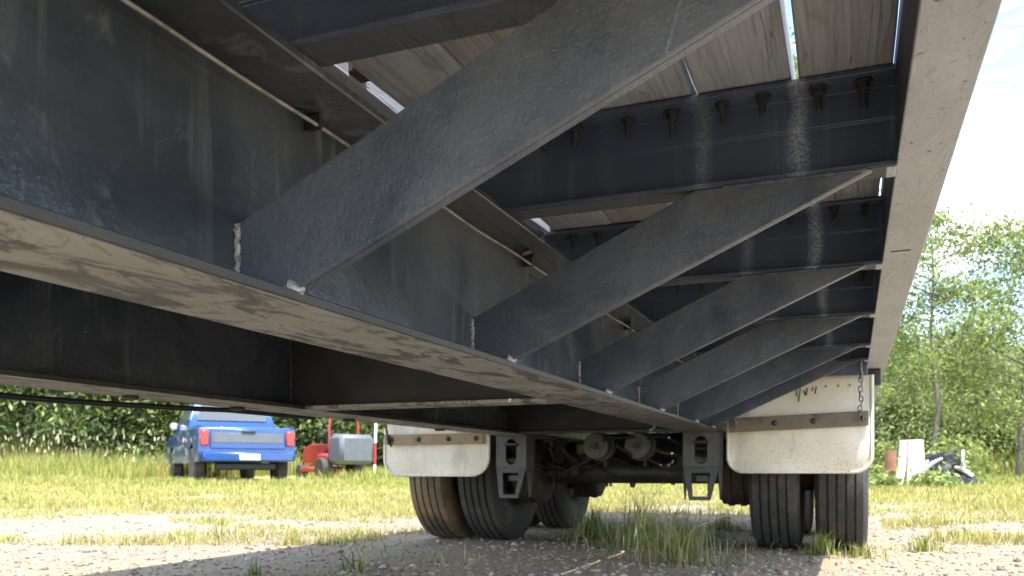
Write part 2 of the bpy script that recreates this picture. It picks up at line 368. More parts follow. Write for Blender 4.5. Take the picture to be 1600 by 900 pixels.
# ------------------------------------------------------------------ ground
def build_ground():
    n = 180
    s = np.linspace(-1, 1, n); ax = np.sign(s) * (np.abs(s) ** 3.2) * 260 + s * 10
    X, Y = np.meshgrid(ax, ax + 4, indexing='ij')
    D = np.hypot(X, Y); T = np.clip(np.minimum(D, 42) - 6, 0, None); Z = .020 * T * T / (T + 3)
    V = np.stack([X, Y, Z], -1).reshape(-1, 3)
    i, j = np.meshgrid(np.arange(n - 1), np.arange(n - 1), indexing='ij'); a = (i * n + j).ravel()
    F = np.stack([a, a + n, a + n + 1, a + 1], 1)
    o = link('ground', np_mesh('ground', V, F.ravel(), np.full(len(F), 4), M['ground'], smooth=True)); o['kind'] = 'structure'
build_ground()

# ------------------------------------------------------------------ trailer (everything bolted or welded together)
H = CAM_H
CX = -1.155
Y0, Y1 = -.10, 7.6
trailer = thing('trailer', (CX, 1.5, 0), 'black steel flatbed trailer with timber deck and white mudflaps, seen from underneath', 'trailer')
BEAMS = (-.668, -1.642); ZB = H + .1925; ZT = H + .478
RAIL_Z = H + .480; DECK_Z = H + .631
CMY = [.80, 1.456, 2.13, 2.80, 3.48, 3.93]
CM_ALL = [-.075] + CMY + [4.75, 5.4, 6.05, 6.7, 7.45]

def wavy_slab(x0, x1, y0, y1, z0, z1, amp, seed, nseg=70):
    r = random.Random(seed); bm = bmesh.new(); rows = []
    a = [r.uniform(0, 6.28) for _ in range(8)]
    for i in range(nseg + 1):
        y = y0 + (y1 - y0) * i / nseg
        wl = amp * (math.sin(y * 2.1 + a[0]) * .5 + math.sin(y * 5.3 + a[1]) * .3 + r.uniform(-.4, .4)); wr = amp * (math.sin(y * 1.7 + a[2]) * .5 + math.sin(y * 6.1 + a[3]) * .3 + r.uniform(-.4, .4))
        dz = .0012 * math.sin(y * 3 + a[4])
        c = .002 + abs(r.gauss(0, .0012)); d = .002 + abs(r.gauss(0, .0012))
        rows.append([bm.verts.new(p) for p in ((x0 + wl + c, y, z0 + dz), (x1 + wr - d, y, z0 + dz), (x1 + wr, y, z0 + d + dz), (x1 + wr, y, z1), (x0 + wl, y, z1), (x0 + wl, y, z0 + c + dz))])
    for p, q in zip(rows, rows[1:]):
        for k in range(6): bm.faces.new((p[k], p[(k + 1) % 6], q[(k + 1) % 6], q[k]))
    bm.faces.new(rows[0]); bm.faces.new(list(reversed(rows[-1])))
    mb = MB(); mb.bm.free(); mb.bm = bm; return mb
# deck planks: (left edge, right edge); the gap beside each lets the sky through
edges = []
x = -.078
gaps = {0: .0125, 1: .005, 2: .002, 3: .001, 4: .019}
planks = [(-.077, .0575)]
xr = -.0795
for k in range(16):
    g = gaps.get(k, .005 + .004 * rnd.random())
    xl = [-.245, -.411, -.570, -.729][k] if k < 4 else xr - .157
    planks.append((xl + .004, xr - g)); xr = xl
    if xr - .157 < -2.36: break
planks.append((-2.358, xr - .006))
for k, (a, c) in enumerate(planks):
    wavy_slab(a, c, Y0, Y1, DECK_Z + rnd.uniform(0, .003), DECK_Z + .060 + rnd.uniform(-.003, .003), .0036 if k > 1 else (.0011 if k else .0034), 100 + k).build('deck_plank', M['wood'], trailer)

for ya, yb in ((1.165, 1.205), (1.40, 1.905), (2.14, 2.6)):      # blocks added to break up the bright slit over the beam
    MB().box(-.7525, -.7225, ya, yb, DECK_Z + .006, DECK_Z + .05, bev=.003).build('added_joint_block', M['rust'], trailer)
# side rails: channel with the web inboard and the flanges turned outward
def side_rail(sx):
    f = (lambda a: a) if sx > 0 else (lambda a: 2 * CX - a)
    bx = lambda mb, a, c, z0, z1: mb.box(min(f(a), f(c)), max(f(a), f(c)), Y0, Y1, z0, z1, bev=.0015)
    r = bx(MB(), .066, .074, RAIL_Z + .0085, RAIL_Z + .197).build('side_rail', M['rail'], trailer)
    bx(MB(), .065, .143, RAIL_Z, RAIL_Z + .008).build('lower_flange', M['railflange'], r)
    bx(MB(), .065, .143, RAIL_Z + .1975, RAIL_Z + .2055).build('upper_flange', M['rail'], r)
    return r
rail_r = side_rail(1); side_rail(-1)
for yy in (2.02,):      # butt-weld runs across the underside of the rail
    MB().box(.078, .118, yy, yy + .008, RAIL_Z - .0012, RAIL_Z + .001).build('weld_seam', M['cmflange'], rail_r)

# main beams
def bead(p0, p1, r, seed):
    q = random.Random(seed); n = 22; pts = []; rad = []
    for i in range(n + 1):
        f = i / n; pts.append(Vector(p0).lerp(Vector(p1), f) + Vector((q.gauss(0, r * .12), q.gauss(0, r * .12), 0))); rad.append(r * q.uniform(.6, 1.25))
    return MB().tube(pts, rad, 7)
beam_objs = []
for bi, bx in enumerate(BEAMS):
    web = MB().box(bx - .005, bx + .005, Y0, Y1, ZB + .0125, ZT - .0125).build('main_beam', M['web'], trailer)
    fl_ = MB().box(bx - .089, bx + .089, Y0, Y1, ZB, ZB + .012, bev=.0015).build('lower_flange', [M['flange_darkening' if bi == 0 else 'flange'], M['dark']], web)
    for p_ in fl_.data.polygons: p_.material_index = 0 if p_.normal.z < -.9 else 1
    MB().box(bx - .089, bx + .089, Y0, Y1, ZT - .012, ZT, bev=.002).build('upper_flange', M['web'], web)
    beam_objs.append(web)
b1 = beam_objs[0]
bead((-.6575, Y0, ZB + .0165), (-.6575, Y1, ZB + .0165), .005, 1).build('fillet_weld', M['black'], b1)
# galvanised brake-line conduit clipped under the top flange
n = 60; pts = [(-.6435 + .0006 * math.sin(i), -.08 + 3.98 * i / n, H + .449 + .0012 * math.sin(i * 1.3)) for i in range(n + 1)]
cond = MB().tube(pts, .0025, 8).build('brake_line', M['conduit'], b1, 60)
for y in (.45, .93, 1.72, 2.02, 2.6):
    MB().box(-.662, -.638, y, y + .007, H + .445, H + .4655, bev=.0015).build('line_clip', M['dark'], b1)
for y in (.30, 1.02, 1.16, 1.66):
    MB().tube([(-.64, y, H + .456), (-.63, y + .01, H + .462), (-.628, y + .018, H + .466)], .004, 6).build('cable_tie', M['zinc'], b1)
# cross members: channels on top of the beams, flanges turned towards the front
def cm_profile(y):
    z0, z1 = RAIL_Z, DECK_Z - .001
    return [(y, z0 + .0005), (y + .053, z0 + .0005), (y + .053, z1), (y - .022, z1), (y - .022, z1 - .008), (y + .0405, z1 - .008), (y + .0405, z0 + .092), (y + .0455, z0 + .090), (y + .0455, z0 + .0085), (y, z0 + .0085)]
bolt_me = None
def make_bolt():
    f = lambda a, r, t: (r * math.cos(t), r * math.sin(t), a)
    mb = MB(); mb.lathe([(0, .013), (-.0025, .0132), (-.003, .0125)], f, 12)
    mb.lathe([(-.003, .0095), (-.012, .0095), (-.0125, .008)], f, 6); mb.lathe([(-.0125, .0052), (-.034, .005), (-.036, .003)], f, 8)
    return mb.mesh('bolt', M['bolt'], 35)
bolt_me = make_bolt()
for y in CM_ALL:
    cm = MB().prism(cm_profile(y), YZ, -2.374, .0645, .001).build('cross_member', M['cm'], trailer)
    MB().box(-2.373, .0635, y + .001, y + .052, RAIL_Z - .0008, RAIL_Z + .0003).build('dull_underside', M['cmflange'], cm)
    if .5 < y < 4.0:
        for (a, c) in planks[:6]:
            for q in (.26, .74):
                o = link('bolt', bolt_me, cm, (a + (c - a) * q + rnd.uniform(-.008, .008), y + .008 + rnd.uniform(-.005, .005), DECK_Z - .0092))
                o.rotation_euler = (rnd.uniform(-.08, .08), rnd.uniform(-.08, .08), rnd.uniform(0, 6))
                s = rnd.uniform(.85, 1.15); o.scale = (s, s, s * rnd.uniform(.8, 1.15))
        MB().box(.050, .0655, y + .003, y + .05, RAIL_Z - .003, RAIL_Z + .006, bev=.002).build('weld_bead', M['railflange'], cm)

# diagonal outrigger braces: channel from the beam's lower flange up to the rail
def brace_meshes():
    z = lambda q: H + q
    bot0, bot1 = (-.583, z(.2055)), (.030, z(.4785)); top0, top1 = (-.6615, z(.289)), (-.247, z(.4785))
    face = MB().prism([(-.6615, z(.2055)), bot0, bot1, top1, top0], XZ, 0, .008, .0015)
    d = Vector((bot1[0] - bot0[0], 0, bot1[1] - bot0[1])).normalized(); n = Vector((-d.z, 0, d.x))
    lo = [(bot0[0], bot0[1]), (bot1[0], bot1[1]), (bot1[0] - .019, bot1[1]), (bot0[0], bot0[1] + .0088)]
    face.prism(lo, XZ, .0083, .020)
    d2 = Vector((top1[0] - top0[0], 0, top1[1] - top0[1])).normalized()
    hi = [(top0[0], top0[1]), (top1[0], top1[1]), (top1[0] + .019, top1[1]), (top0[0], top0[1] - .0088)]
    face.prism(hi, XZ, .0083, .020)
    return face.mesh('brace', M['brace'])
brace_me = brace_meshes()
for k, y in enumerate(CMY):
    br = link('diagonal_brace', brace_me, trailer, (0, y, 0))
    if y > .5:
        bead((-.6605, -.003, H + .212), (-.6605, -.003, H + .287), .0042, 20 + k).build('weld_bead', M['weld'], br)
        bead((-.66, -.002, H + .2065), (-.585, -.002, H + .2065), .004, 40 + k).build('weld_bead', M['brace'], br)
        bead((-.20, -.002, H + .4775), (.025, -.002, H + .4775), .0035, 80 + k).build('weld_bead', M['brace'], br)
        MB().tube([(-.60, .0, H + .207), (-.588, -.004, H + .208), (-.578, .01, H + .2065)], [.004, .009, .005], 7).build('weld_blob', M['weld'], br)
# mirror braces on the far side
mir = MB(); 
for y in (.8, 2.13, 3.48, 3.93):
    o = link('diagonal_brace', brace_me, trailer, (2 * CX, y + .008, 0)); o.rotation_euler = (0, 0, math.pi)

# full-depth diaphragms between the beams
for y in (2.225, 4.0):
    d = MB().box(BEAMS[1] + .0055, BEAMS[0] - .0055, y, y + .008, ZB + .0125, ZT - .0125).build('diaphragm', M['dark'], trailer)
    MB().box(BEAMS[1] + .0895, BEAMS[0] - .0895, y - .045, y + .05, ZB + .0005, ZB + .0105, bev=.0015).build('lower_flange', M['flange'] if y < 3 else M['cmflange'], d)
    bead((BEAMS[1] + .009, y - .004, ZB + .03), (BEAMS[1] + .009, y - .004, ZT - .03), .004, 60).build('weld_bead', M['web'], d)
# end beam above the mudflaps
eb = MB()
eb.box(BEAMS[0] + .09, .0645, 4.015, 4.06, RAIL_Z - .055, DECK_Z - .003, bev=.003).build('end_beam', M['black'], trailer)
MB().box(-2.374, BEAMS[1] - .09, 4.015, 4.06, RAIL_Z - .055, DECK_Z - .003, bev=.003).build('end_beam', M['black'], trailer)
MB().box(.068, .125, 4.27, 4.33, RAIL_Z - .075, RAIL_Z - .001, bev=.004).build('lamp_bracket', M['dark'], trailer)

# air hose and clips below the far beam
pts = [(-1.765 + .012 * math.sin(i * .7), .6 + 1.95 * i / 16, ZB - .006 - .014 * math.sin(math.pi * min(1, i / 12)) + (.0015 * max(0, i - 11))) for i in range(17)]
MB().tube(pts, .0075, 8).build('air_hose', M['hose'], trailer, 60)
for y in (1.62, 2.02, 2.62, 3.35):
    MB().box(-1.705, -1.66, y, y + .02, ZB - .011, ZB - .0005, bev=.003).build('hose_clip', M['dark'], trailer)

# spring hangers at the end of each beam
def stadium(cx, z0, z1, r, n=8):
    p = [(cx + r * math.cos(a), z0 + r + r * math.sin(a)) for a in [math.pi + math.pi * k / n for k in range(n + 1)]]
    return p + [(cx + r * math.cos(a), z1 - r + r * math.sin(a)) for a in [math.pi * k / n for k in range(n + 1)]]
HY = 4.10
for bx in BEAMS:
    zt, zm, zl = ZB - .0005, ZB - .165, ZB - .325
    wtop, wl = .084, .050
    g = MB().plate([(bx - wtop, zm), (bx + wtop, zm), (bx + wtop, zt), (bx - wtop, zt)], [stadium(bx, zm + .012, zt - .018, .030)], XZ, HY, HY + .010)
    hg = g.build('spring_hanger', M['hanger'], trailer)
    sl = lambda a, c, h: (a, h - (zm - c) * .22, c)
    lw = lambda zq: wtop - (wtop - wl) * (zm - zq) / (zm - zl)
    g = MB().plate([(bx - wtop, zm - .0015), (bx - lw(zl), zl), (bx + lw(zl), zl), (bx + wtop, zm - .0015)],
                   [[(bx - .046, zm - .03), (bx - .034, zl + .018), (bx + .034, zl + .018), (bx + .046, zm - .03)]], sl, HY, HY + .010)
    g.build('lower_plate', M['hanger'], hg)
    for s in (-1, 1):
        MB().prism([(HY + .0105, zt), (HY + .13, zt), (HY + .11, zm), (HY + .05, zl), (HY + .0105 , zm)], YZ, bx + s * wtop - .004, bx + s * wtop + .004).build('side_plate', M['hanger'], hg)
    MB().tube([(bx - .09, HY + .06, zm + .03), (bx + .09, HY + .06, zm + .03)], .022, 12).build('pivot_pin', M['cap'], hg, 40)
    MB().box(bx - .030, bx + .030, HY + .03, HY + .10, zm - .075, zm - .04, bev=.006).build('spring_eye_block', M['hanger'], hg)
    for k in range(5):
        ln = .62 - k * .09; yc = 4.70
        arc = [(yc - ln + 2 * ln * i / 12, H + .085 - k * .013 + .06 * ((i - 6) / 6) ** 2 * (ln / .62) ** 2) for i in range(13)]
        mb = MB(); q = [(a, c + .0055) for a, c in arc] + [(a, c - .0055) for a, c in reversed(arc)]
        mb.prism(q, YZ, bx - .035, bx + .035).build('leaf_spring', M['dark'], trailer)
    for yc in (4.70, 5.85):
        for s in (-.05, .05):
            MB().tube([(bx - .045, yc + s, H - .10), (bx - .045, yc + s, H + .10), (bx + .045, yc + s, H + .10), (bx + .045, yc + s, H - .10)], .009, 8).build('u_bolt', M['rust'], trailer, 40)
    MB().box(bx - .04, bx + .04, 5.1, 5.42, H + .05, H + .19, bev=.01).build('equaliser', M['dark'], trailer)

# axles, hubs, drums, wheels
AX = (4.72, 5.87); RT = .405
lx = lambda a, r, t: (a, r * math.cos(t), r * math.sin(t))
def tyre_mesh():
    hw = .119; prof = [(-.100, .222), (-.112, .245), (-.120, .29), (-.122, .33), (-.117, .362), (-.106, .386), (-.101, .394)]
    gx = [-.062, -.021, .021, .062]; top = lambda q: RT - .006 * (q / .1) ** 2
    prof.append((-.098, top(.098)))
    for g in gx: prof += [(g - .0055, top(g)), (g - .004, top(g) - .013), (g + .004, top(g) - .013), (g + .0055, top(g))]
    prof.append((.098, top(.098))); prof += [(-a, r) for a, r in reversed(prof[:7])]
    return prof
def wheel_mesh():
    return [(-.100, .224), (-.094, .215), (-.060, .200), (.0, .185), (.060, .200), (.094, .215), (.100, .224), (.090, .205), (.055, .186), (.045, .10), (.045, .0)]
ty_me = MB().lathe(tyre_mesh(), lx, 72, closed=True).mesh('tyre', M['tyre'], 28)
# tread blocks on the outer ribs: sipes cut as slanted low bars
ty_me_b = MB().lathe(tyre_mesh(), lx, 72, closed=True).mesh('tyre', M['tyrebrown'], 28)
rim_me = MB().lathe(wheel_mesh(), lx, 40).mesh('wheel', M['rust'], 30)
sip = MB()
for k in range(150):
    a = 2 * math.pi * k / 150
    for g in (-.0415, 0., .0415):
        rot = Matrix.Rotation(a, 3, 'X'); c = rot @ Vector((g, 0, RT - .0012)); rr = rot @ Matrix.Rotation(.35, 3, 'Z')
        sip.box(c.x - .0140, c.x + .0140, c.y - .0062, c.y + .0062, c.z - .002, c.z + .002, rot=rr)
sip_me = sip.mesh('tread_blocks', M['tyre'])
for ai, yc in enumerate(AX):
    MB().tube([(CX - .92, yc, H + .003), (CX + .92, yc, H + .003)], .066, 20).build('axle', M['rust'] if ai else M['dark'], trailer, 40)
    for s in (-1, 1):
        xs = [CX + s * .797, CX + s * 1.108]
        f = lambda a, r, t, s=s, yc=yc: (CX + s * a, yc + r * math.cos(t), H + .003 + r * math.sin(t))
        MB().lathe([(.50, .02), (.50, .15), (.512, .175), (.535, .175), (.540, .185), (.565, .185), (.570, .178), (.60, .178), (.605, .185), (.63, .185), (.635, .178), (.66, .178), (.665, .15), (.70, .12), (1.14, .08), (1.20, .06), (1.20, .01)], f, 36).build('brake_drum', M['rust'], trailer, 25)
        for k, xx in enumerate(xs):
            w_ = link('wheel', rim_me, trailer, (xx, yc, H + .003)); w_.rotation_euler = (rnd.uniform(0, 6), 0, math.pi if (s > 0) == (k == 0) else 0)
            ty = link('tyre', ty_me_b if (s < 0 and k == 1) else ty_me, w_)
            if s > 0 or k == 0 : link('tread_blocks', sip_me, w_)
    # brake chambers on the front side of the axle, push rods and cam tubes
    for s in (-1, 1):
        xc = CX + s * .113
        f = lambda a, r, t, xc=xc, yc=yc: (xc + r * math.cos(t), yc + a, H + .140 + r * math.sin(t))
        MB().lathe([(-.36, .0), (-.36, .028), (-.352, .030), (-.352, .036), (-.347, .064), (-.338, .070), (-.27, .070), (-.262, .078), (-.25, .078), (-.245, .070), (-.16, .066), (-.15, .03), (-.08, .02), (-.08, 0)], f, 36).build('brake_chamber', M['cap'] if ai == 0 else M['dark'], trailer, 30)
        MB().lathe([(-.385, .0), (-.385, .018), (-.361, .020), (-.361, 0)], f, 8).build('breather_plug', M['dark'], trailer, 30)
        MB().box(xc - .012, xc + .012, yc - .16, yc - .05, H + .03, H + .13, bev=.004).build('chamber_bracket', M['dark'], trailer)
        MB().tube([(CX + s * .20, yc - .10, H + .03), (CX + s * .52, yc - .10, H + .03)], .019, 10).build('cam_tube', M['dark'], trailer, 40)
        pts = [(xc + s * .05, yc - .28, H + .07), (xc + s * .16, yc - .33, H + .01), (xc + s * .30, yc - .25, H + .05), (xc + s * .45, yc - .2, H + .15)]
        MB().tube(pts, .009, 8).build('brake_hose', M['hose'], trailer, 60)
    MB().tube([(CX + .02, yc - .06, H - .055), (CX + .02, yc - .06, H - .085)], [.02, .012], 10).build('drain_plug', M['dark'], trailer, 40)
MB().tube([(-1.56, 4.18, ZB), (-1.56, 4.18, ZB - .17)], .006, 8).build('drop_rod', M['zinc'], trailer, 40)
MB().tube([(-1.35, 4.5, H + .1), (-1.2, 4.35, H + .18), (-.9, 4.4, H + .185), (-.74, 4.5, H + .1)], .008, 8).build('brake_hose', M['hose'], trailer, 60)

MB().box(-1.50, BEAMS[0] - .02, 5.16, 5.20, H + .02, ZB - .001, bev=.004).build('suspension_cross_plate', M['dark'], trailer)
f = lambda a, r, t: (a, 5.04 + r * math.cos(t), H + .135 + r * math.sin(t))
MB().lathe([(-1.46, .0), (-1.46, .05), (-1.44, .085), (-1.41, .10), (-.80, .10), (-.77, .085), (-.75, .05), (-.75, 0)], f, 28).build('air_tank', M['dark'], trailer, 35)
for xx in (-1.3, -.92):
    MB().box(xx - .015, xx + .015, 4.93, 5.15, H + .236, H + .243, bev=.002).build('tank_strap', M['zinc'], trailer)
q = random.Random(21)
for k in range(9):
    xa = q.uniform(-1.6, -.75); xb = xa + q.uniform(-.5, .5); za = H + q.uniform(.06, .19); zb_ = H + q.uniform(-.02, .18); ya = q.uniform(4.3, 4.6)
    xb = min(max(xb, -1.62), -.72)
    MB().tube([Vector((xa, ya, za)).lerp(Vector((xb, ya + .2, zb_)), i / 8) + Vector((0, q.gauss(0, .01), -.07 * math.sin(math.pi * i / 8) + q.gauss(0, .004))) for i in range(9)], q.choice([.005, .007, .0095]), 7).build('brake_hose', M['hose'], trailer, 60)
for s in (-1, 1):
    MB().box(CX + s * .30 - .02, CX + s * .30 + .02, 4.58, 4.66, H - .02, H + .10, bev=.006).build('slack_adjuster', M['rust'], trailer)
    MB().tube([(CX + s * .113, 4.55, H + .14), (CX + s * .20, 4.60, H + .11), (CX + s * .30, 4.62, H + .085)], .011, 8).build('push_rod', M['zinc'], trailer, 40)
    MB().box(CX + s * .40 - .035, CX + s * .40 + .035, 4.62, 4.66, H + .05, H + .19, bev=.005).build('shock_bracket', M['dark'], trailer)
# mudflaps: rubber sheet with a raised rim, timber batten, bolts
def flap(x0, x1, zb, zt, y, r, name, ytilt):
    def outline(m):
        a, c, z = x0 + m, x1 - m, zb + m; q = max(r - m, .01); p = []
        p += [(c - q + q * math.sin(k * math.pi / 16), z + q - q * math.cos(k * math.pi / 16)) for k in range(9)]
        p += [(c, zt), (a, zt)]
        p += [(a + q - q * math.cos(k * math.pi / 16), z + q - q * math.sin(k * math.pi / 16)) for k in range(9)]
        return p
    f = lambda a, c, h: (a, h + ytilt * (zt - c) + .010 * math.sin((a - x0) / (x1 - x0) * math.pi) , c)
    # sheet as a grid so that it can sag and curve
    mb = MB(); bm = mb.bm; nx, nz = 28, 22
    def inside_x(z):
        if z < zb + r: d = r - math.sqrt(max(0, r * r - (zb + r - z) ** 2)); return x0 + d, x1 - d
        return x0, x1
    q = random.Random(3); ph = [q.uniform(0, 6) for _ in range(4)]
    def sag(xx, z): return y + ytilt * (zt - z) + .014 * math.sin((xx - x0) / (x1 - x0) * 3.3 + ph[0]) + .008 * math.sin(z * 14 + ph[1] + xx * 5) + .018 * max(0, (zb + .14 - z) / .14) ** 2 * math.sin(xx * 9 + ph[2])
    g = []
    for j in range(nz + 1):
        t_ = (j / nz) ** 1.5; z = zb + (zt - zb) * t_
        if j == 0: z = zb + .0006
        a, c = inside_x(z)
        g.append([(a + (c - a) * i / nx, z) for i in range(nx + 1)])
    for off in (0, .009):
        vs = [[bm.verts.new((p[0], sag(*p) + off, p[1])) for p in row] for row in g]
        for j in range(nz):
            for i in range(nx): bm.faces.new((vs[j][i], vs[j][i + 1], vs[j + 1][i + 1], vs[j + 1][i]))
    o = mb.build(name, M['flap'], trailer, 50)
    loop = []
    for j in range(nz, -1, -1): loop.append(g[j][0])
    for i in range(1, nx): loop.append(g[0][i])
    for j in range(nz + 1): loop.append(g[j][-1])
    MB().tube([(p[0], sag(*p) + .002, p[1]) for p in loop], .0085, 8).build('rim_bead', M['flap'], o, 60)
    return o, sag
fr, sagr = flap(-.545, .083, H + .002, H + .432, 4.10, .075, 'mud_flap', .02)
fl, sagl = flap(2 * CX - .083, 2 * CX + .545, H - .016, H + .432, 4.10, .085, 'mud_flap', -.01)
def batten(o, sag, x0, x1, z0, z1, slope, bolts, wm):
    rot = Matrix.Rotation(-slope, 3, 'Y'); ym = sag((x0 + x1) / 2, z0) - .036
    MB().box(x0, x1, ym, ym + .018, z0, z1, rot=rot, bev=.003).build('timber_batten', M[wm], o)
    for q in bolts:
        xx = x0 + (x1 - x0) * q; zz = (z0 + z1) / 2 + (xx - (x0 + x1) / 2) * math.tan(slope)
        f = lambda a, r, t: (xx + r * math.cos(t), ym - a, zz + r * math.sin(t))
        MB().lathe([(-.001, .014), (.003, .0135), (.006, .009), (.009, .0)], f, 10).build('bolt', M['bolt'], o, 40)
    return ym
ymr = batten(fr, sagr, -.533, .070, H + .196, H + .262, .035, (.34, .62, .955), 'old_batten')
yml = batten(fl, sagl, 2 * CX - .068, 2 * CX + .525, H + .150, H + .205, 0., (.08, .36, .66, .93), 'batten')
MB().tube([(2 * CX - .045, yml - .006, H + .19), (2 * CX - .03, yml - .02, H + .165), (2 * CX - .015, yml - .012, H + .14), (2 * CX - .03, yml - .01, H + .175), (2 * CX - .06, 4.06, H + .27)], .0055, 7).build('tie_wire', M['rust'], fl, 60)
MB().tube([(-.53, ymr + .002, H + .255), (-.52, ymr - .018, H + .235), (-.505, ymr - .012, H + .205), (-.50, ymr - .005, H + .23), (-.54, 4.05, H + .30)], .005, 7).build('tie_wire', M['zinc'], fr, 60)
# handwritten strokes on the right flap: 1 / v 1 1, and three dots
def stroke(p0, p1, wd=.0042):
    d = Vector((p1[0] - p0[0], p1[1] - p0[1])); n_ = Vector((-d.y, d.x)).normalized() * wd / 2
    pts = [(p0[0] + n_.x, p0[1] + n_.y), (p1[0] + n_.x, p1[1] + n_.y), (p1[0] - n_.x, p1[1] - n_.y), (p0[0] - n_.x, p0[1] - n_.y)]
    mb = MB(); vs = [mb.bm.verts.new((a, sagr(a, c) - .0035, c)) for a, c in pts]; mb.bm.faces.new(vs)
    ws = [mb.bm.verts.new((a, sagr(a, c) - .0005, c)) for a, c in pts]; mb.bm.faces.new(ws)
    for i in range(4): mb.bm.faces.new((vs[i], vs[(i + 1) % 4], ws[(i + 1) % 4], ws[i]))
    mb.build('pen_mark', M['ink'], fr)
def fp(px, py):     # point of the right flap's plane (y about 4.1)
    u = (px - 800) / FPX; xx = 4.1 * (-SA + u * CA) / (CA + u * SA); dep = -SA * xx + CA * 4.1
    return xx, H + (HOR - py) / FPX * dep
for a, c in (((1244.5, 607), (1245, 619)), ((1250.5, 606), (1248, 628)), ((1256, 610), (1259, 618)), ((1262, 606), (1259.5, 618)), ((1270.5, 605), (1269, 611)), ((1275.5, 604), (1274, 615))): stroke(fp(*a), fp(*c))
for a in ((1290.5, 604), (1310, 603), (1328, 602)): stroke(fp(a[0], a[1] - 1.6), fp(a[0], a[1] + 1.6), .005)

# chain from the last cross member down to the batten of the right flap
tor = MB(); lp = []
for k in range(18):
    a = 2 * math.pi * k / 18; lp.append((.0085 * math.cos(a), 0, .0105 * math.sin(a) + (.007 if math.sin(a) >= 0 else -.007)))
bm = tor.bm; rings = []
for k in range(18):
    p = Vector(lp[k]); d = (Vector(lp[(k + 1) % 18]) - Vector(lp[k - 1])).normalized(); u = Vector((0, 1, 0)); q = d.cross(u)
    rings.append([bm.verts.new(p + (u * math.cos(a) + q * math.sin(a)) * .0031) for a in [2 * math.pi * j / 6 for j in range(6)]])
for k in range(18):
    for j in range(6): bm.faces.new((rings[k][j], rings[k][(j + 1) % 6], rings[(k + 1) % 18][(j + 1) % 6], rings[(k + 1) % 18][j]))
link_me = tor.mesh('chain_link', M['zinc'], 60)
xc = .036; ztop, zbot = RAIL_Z - .004, H + .225
yc0, yc1 = 3.955, ymr - .01
hook = MB().tube([(xc - .001, yc0, ztop), (xc, yc0, ztop - .035), (xc + .004, yc0, ztop - .055), (xc, yc0, ztop - .075)], .006, 8).build('chain', M['zinc'], trailer, 60)
nl = 9; z0 = ztop - .07
for k in range(nl):
    f = (k + .3) / nl; o = link('chain_link', link_me, hook, (xc + .004 * math.sin(k * 1.7), yc0 + (yc1 - yc0) * f, z0 + (zbot - z0) * f))
    o.rotation_euler = (0, rnd.uniform(-.12, .12), (math.pi / 2 if k % 2 else .15) + rnd.uniform(-.2, .2))
    o.scale = (.9, .9, .74)

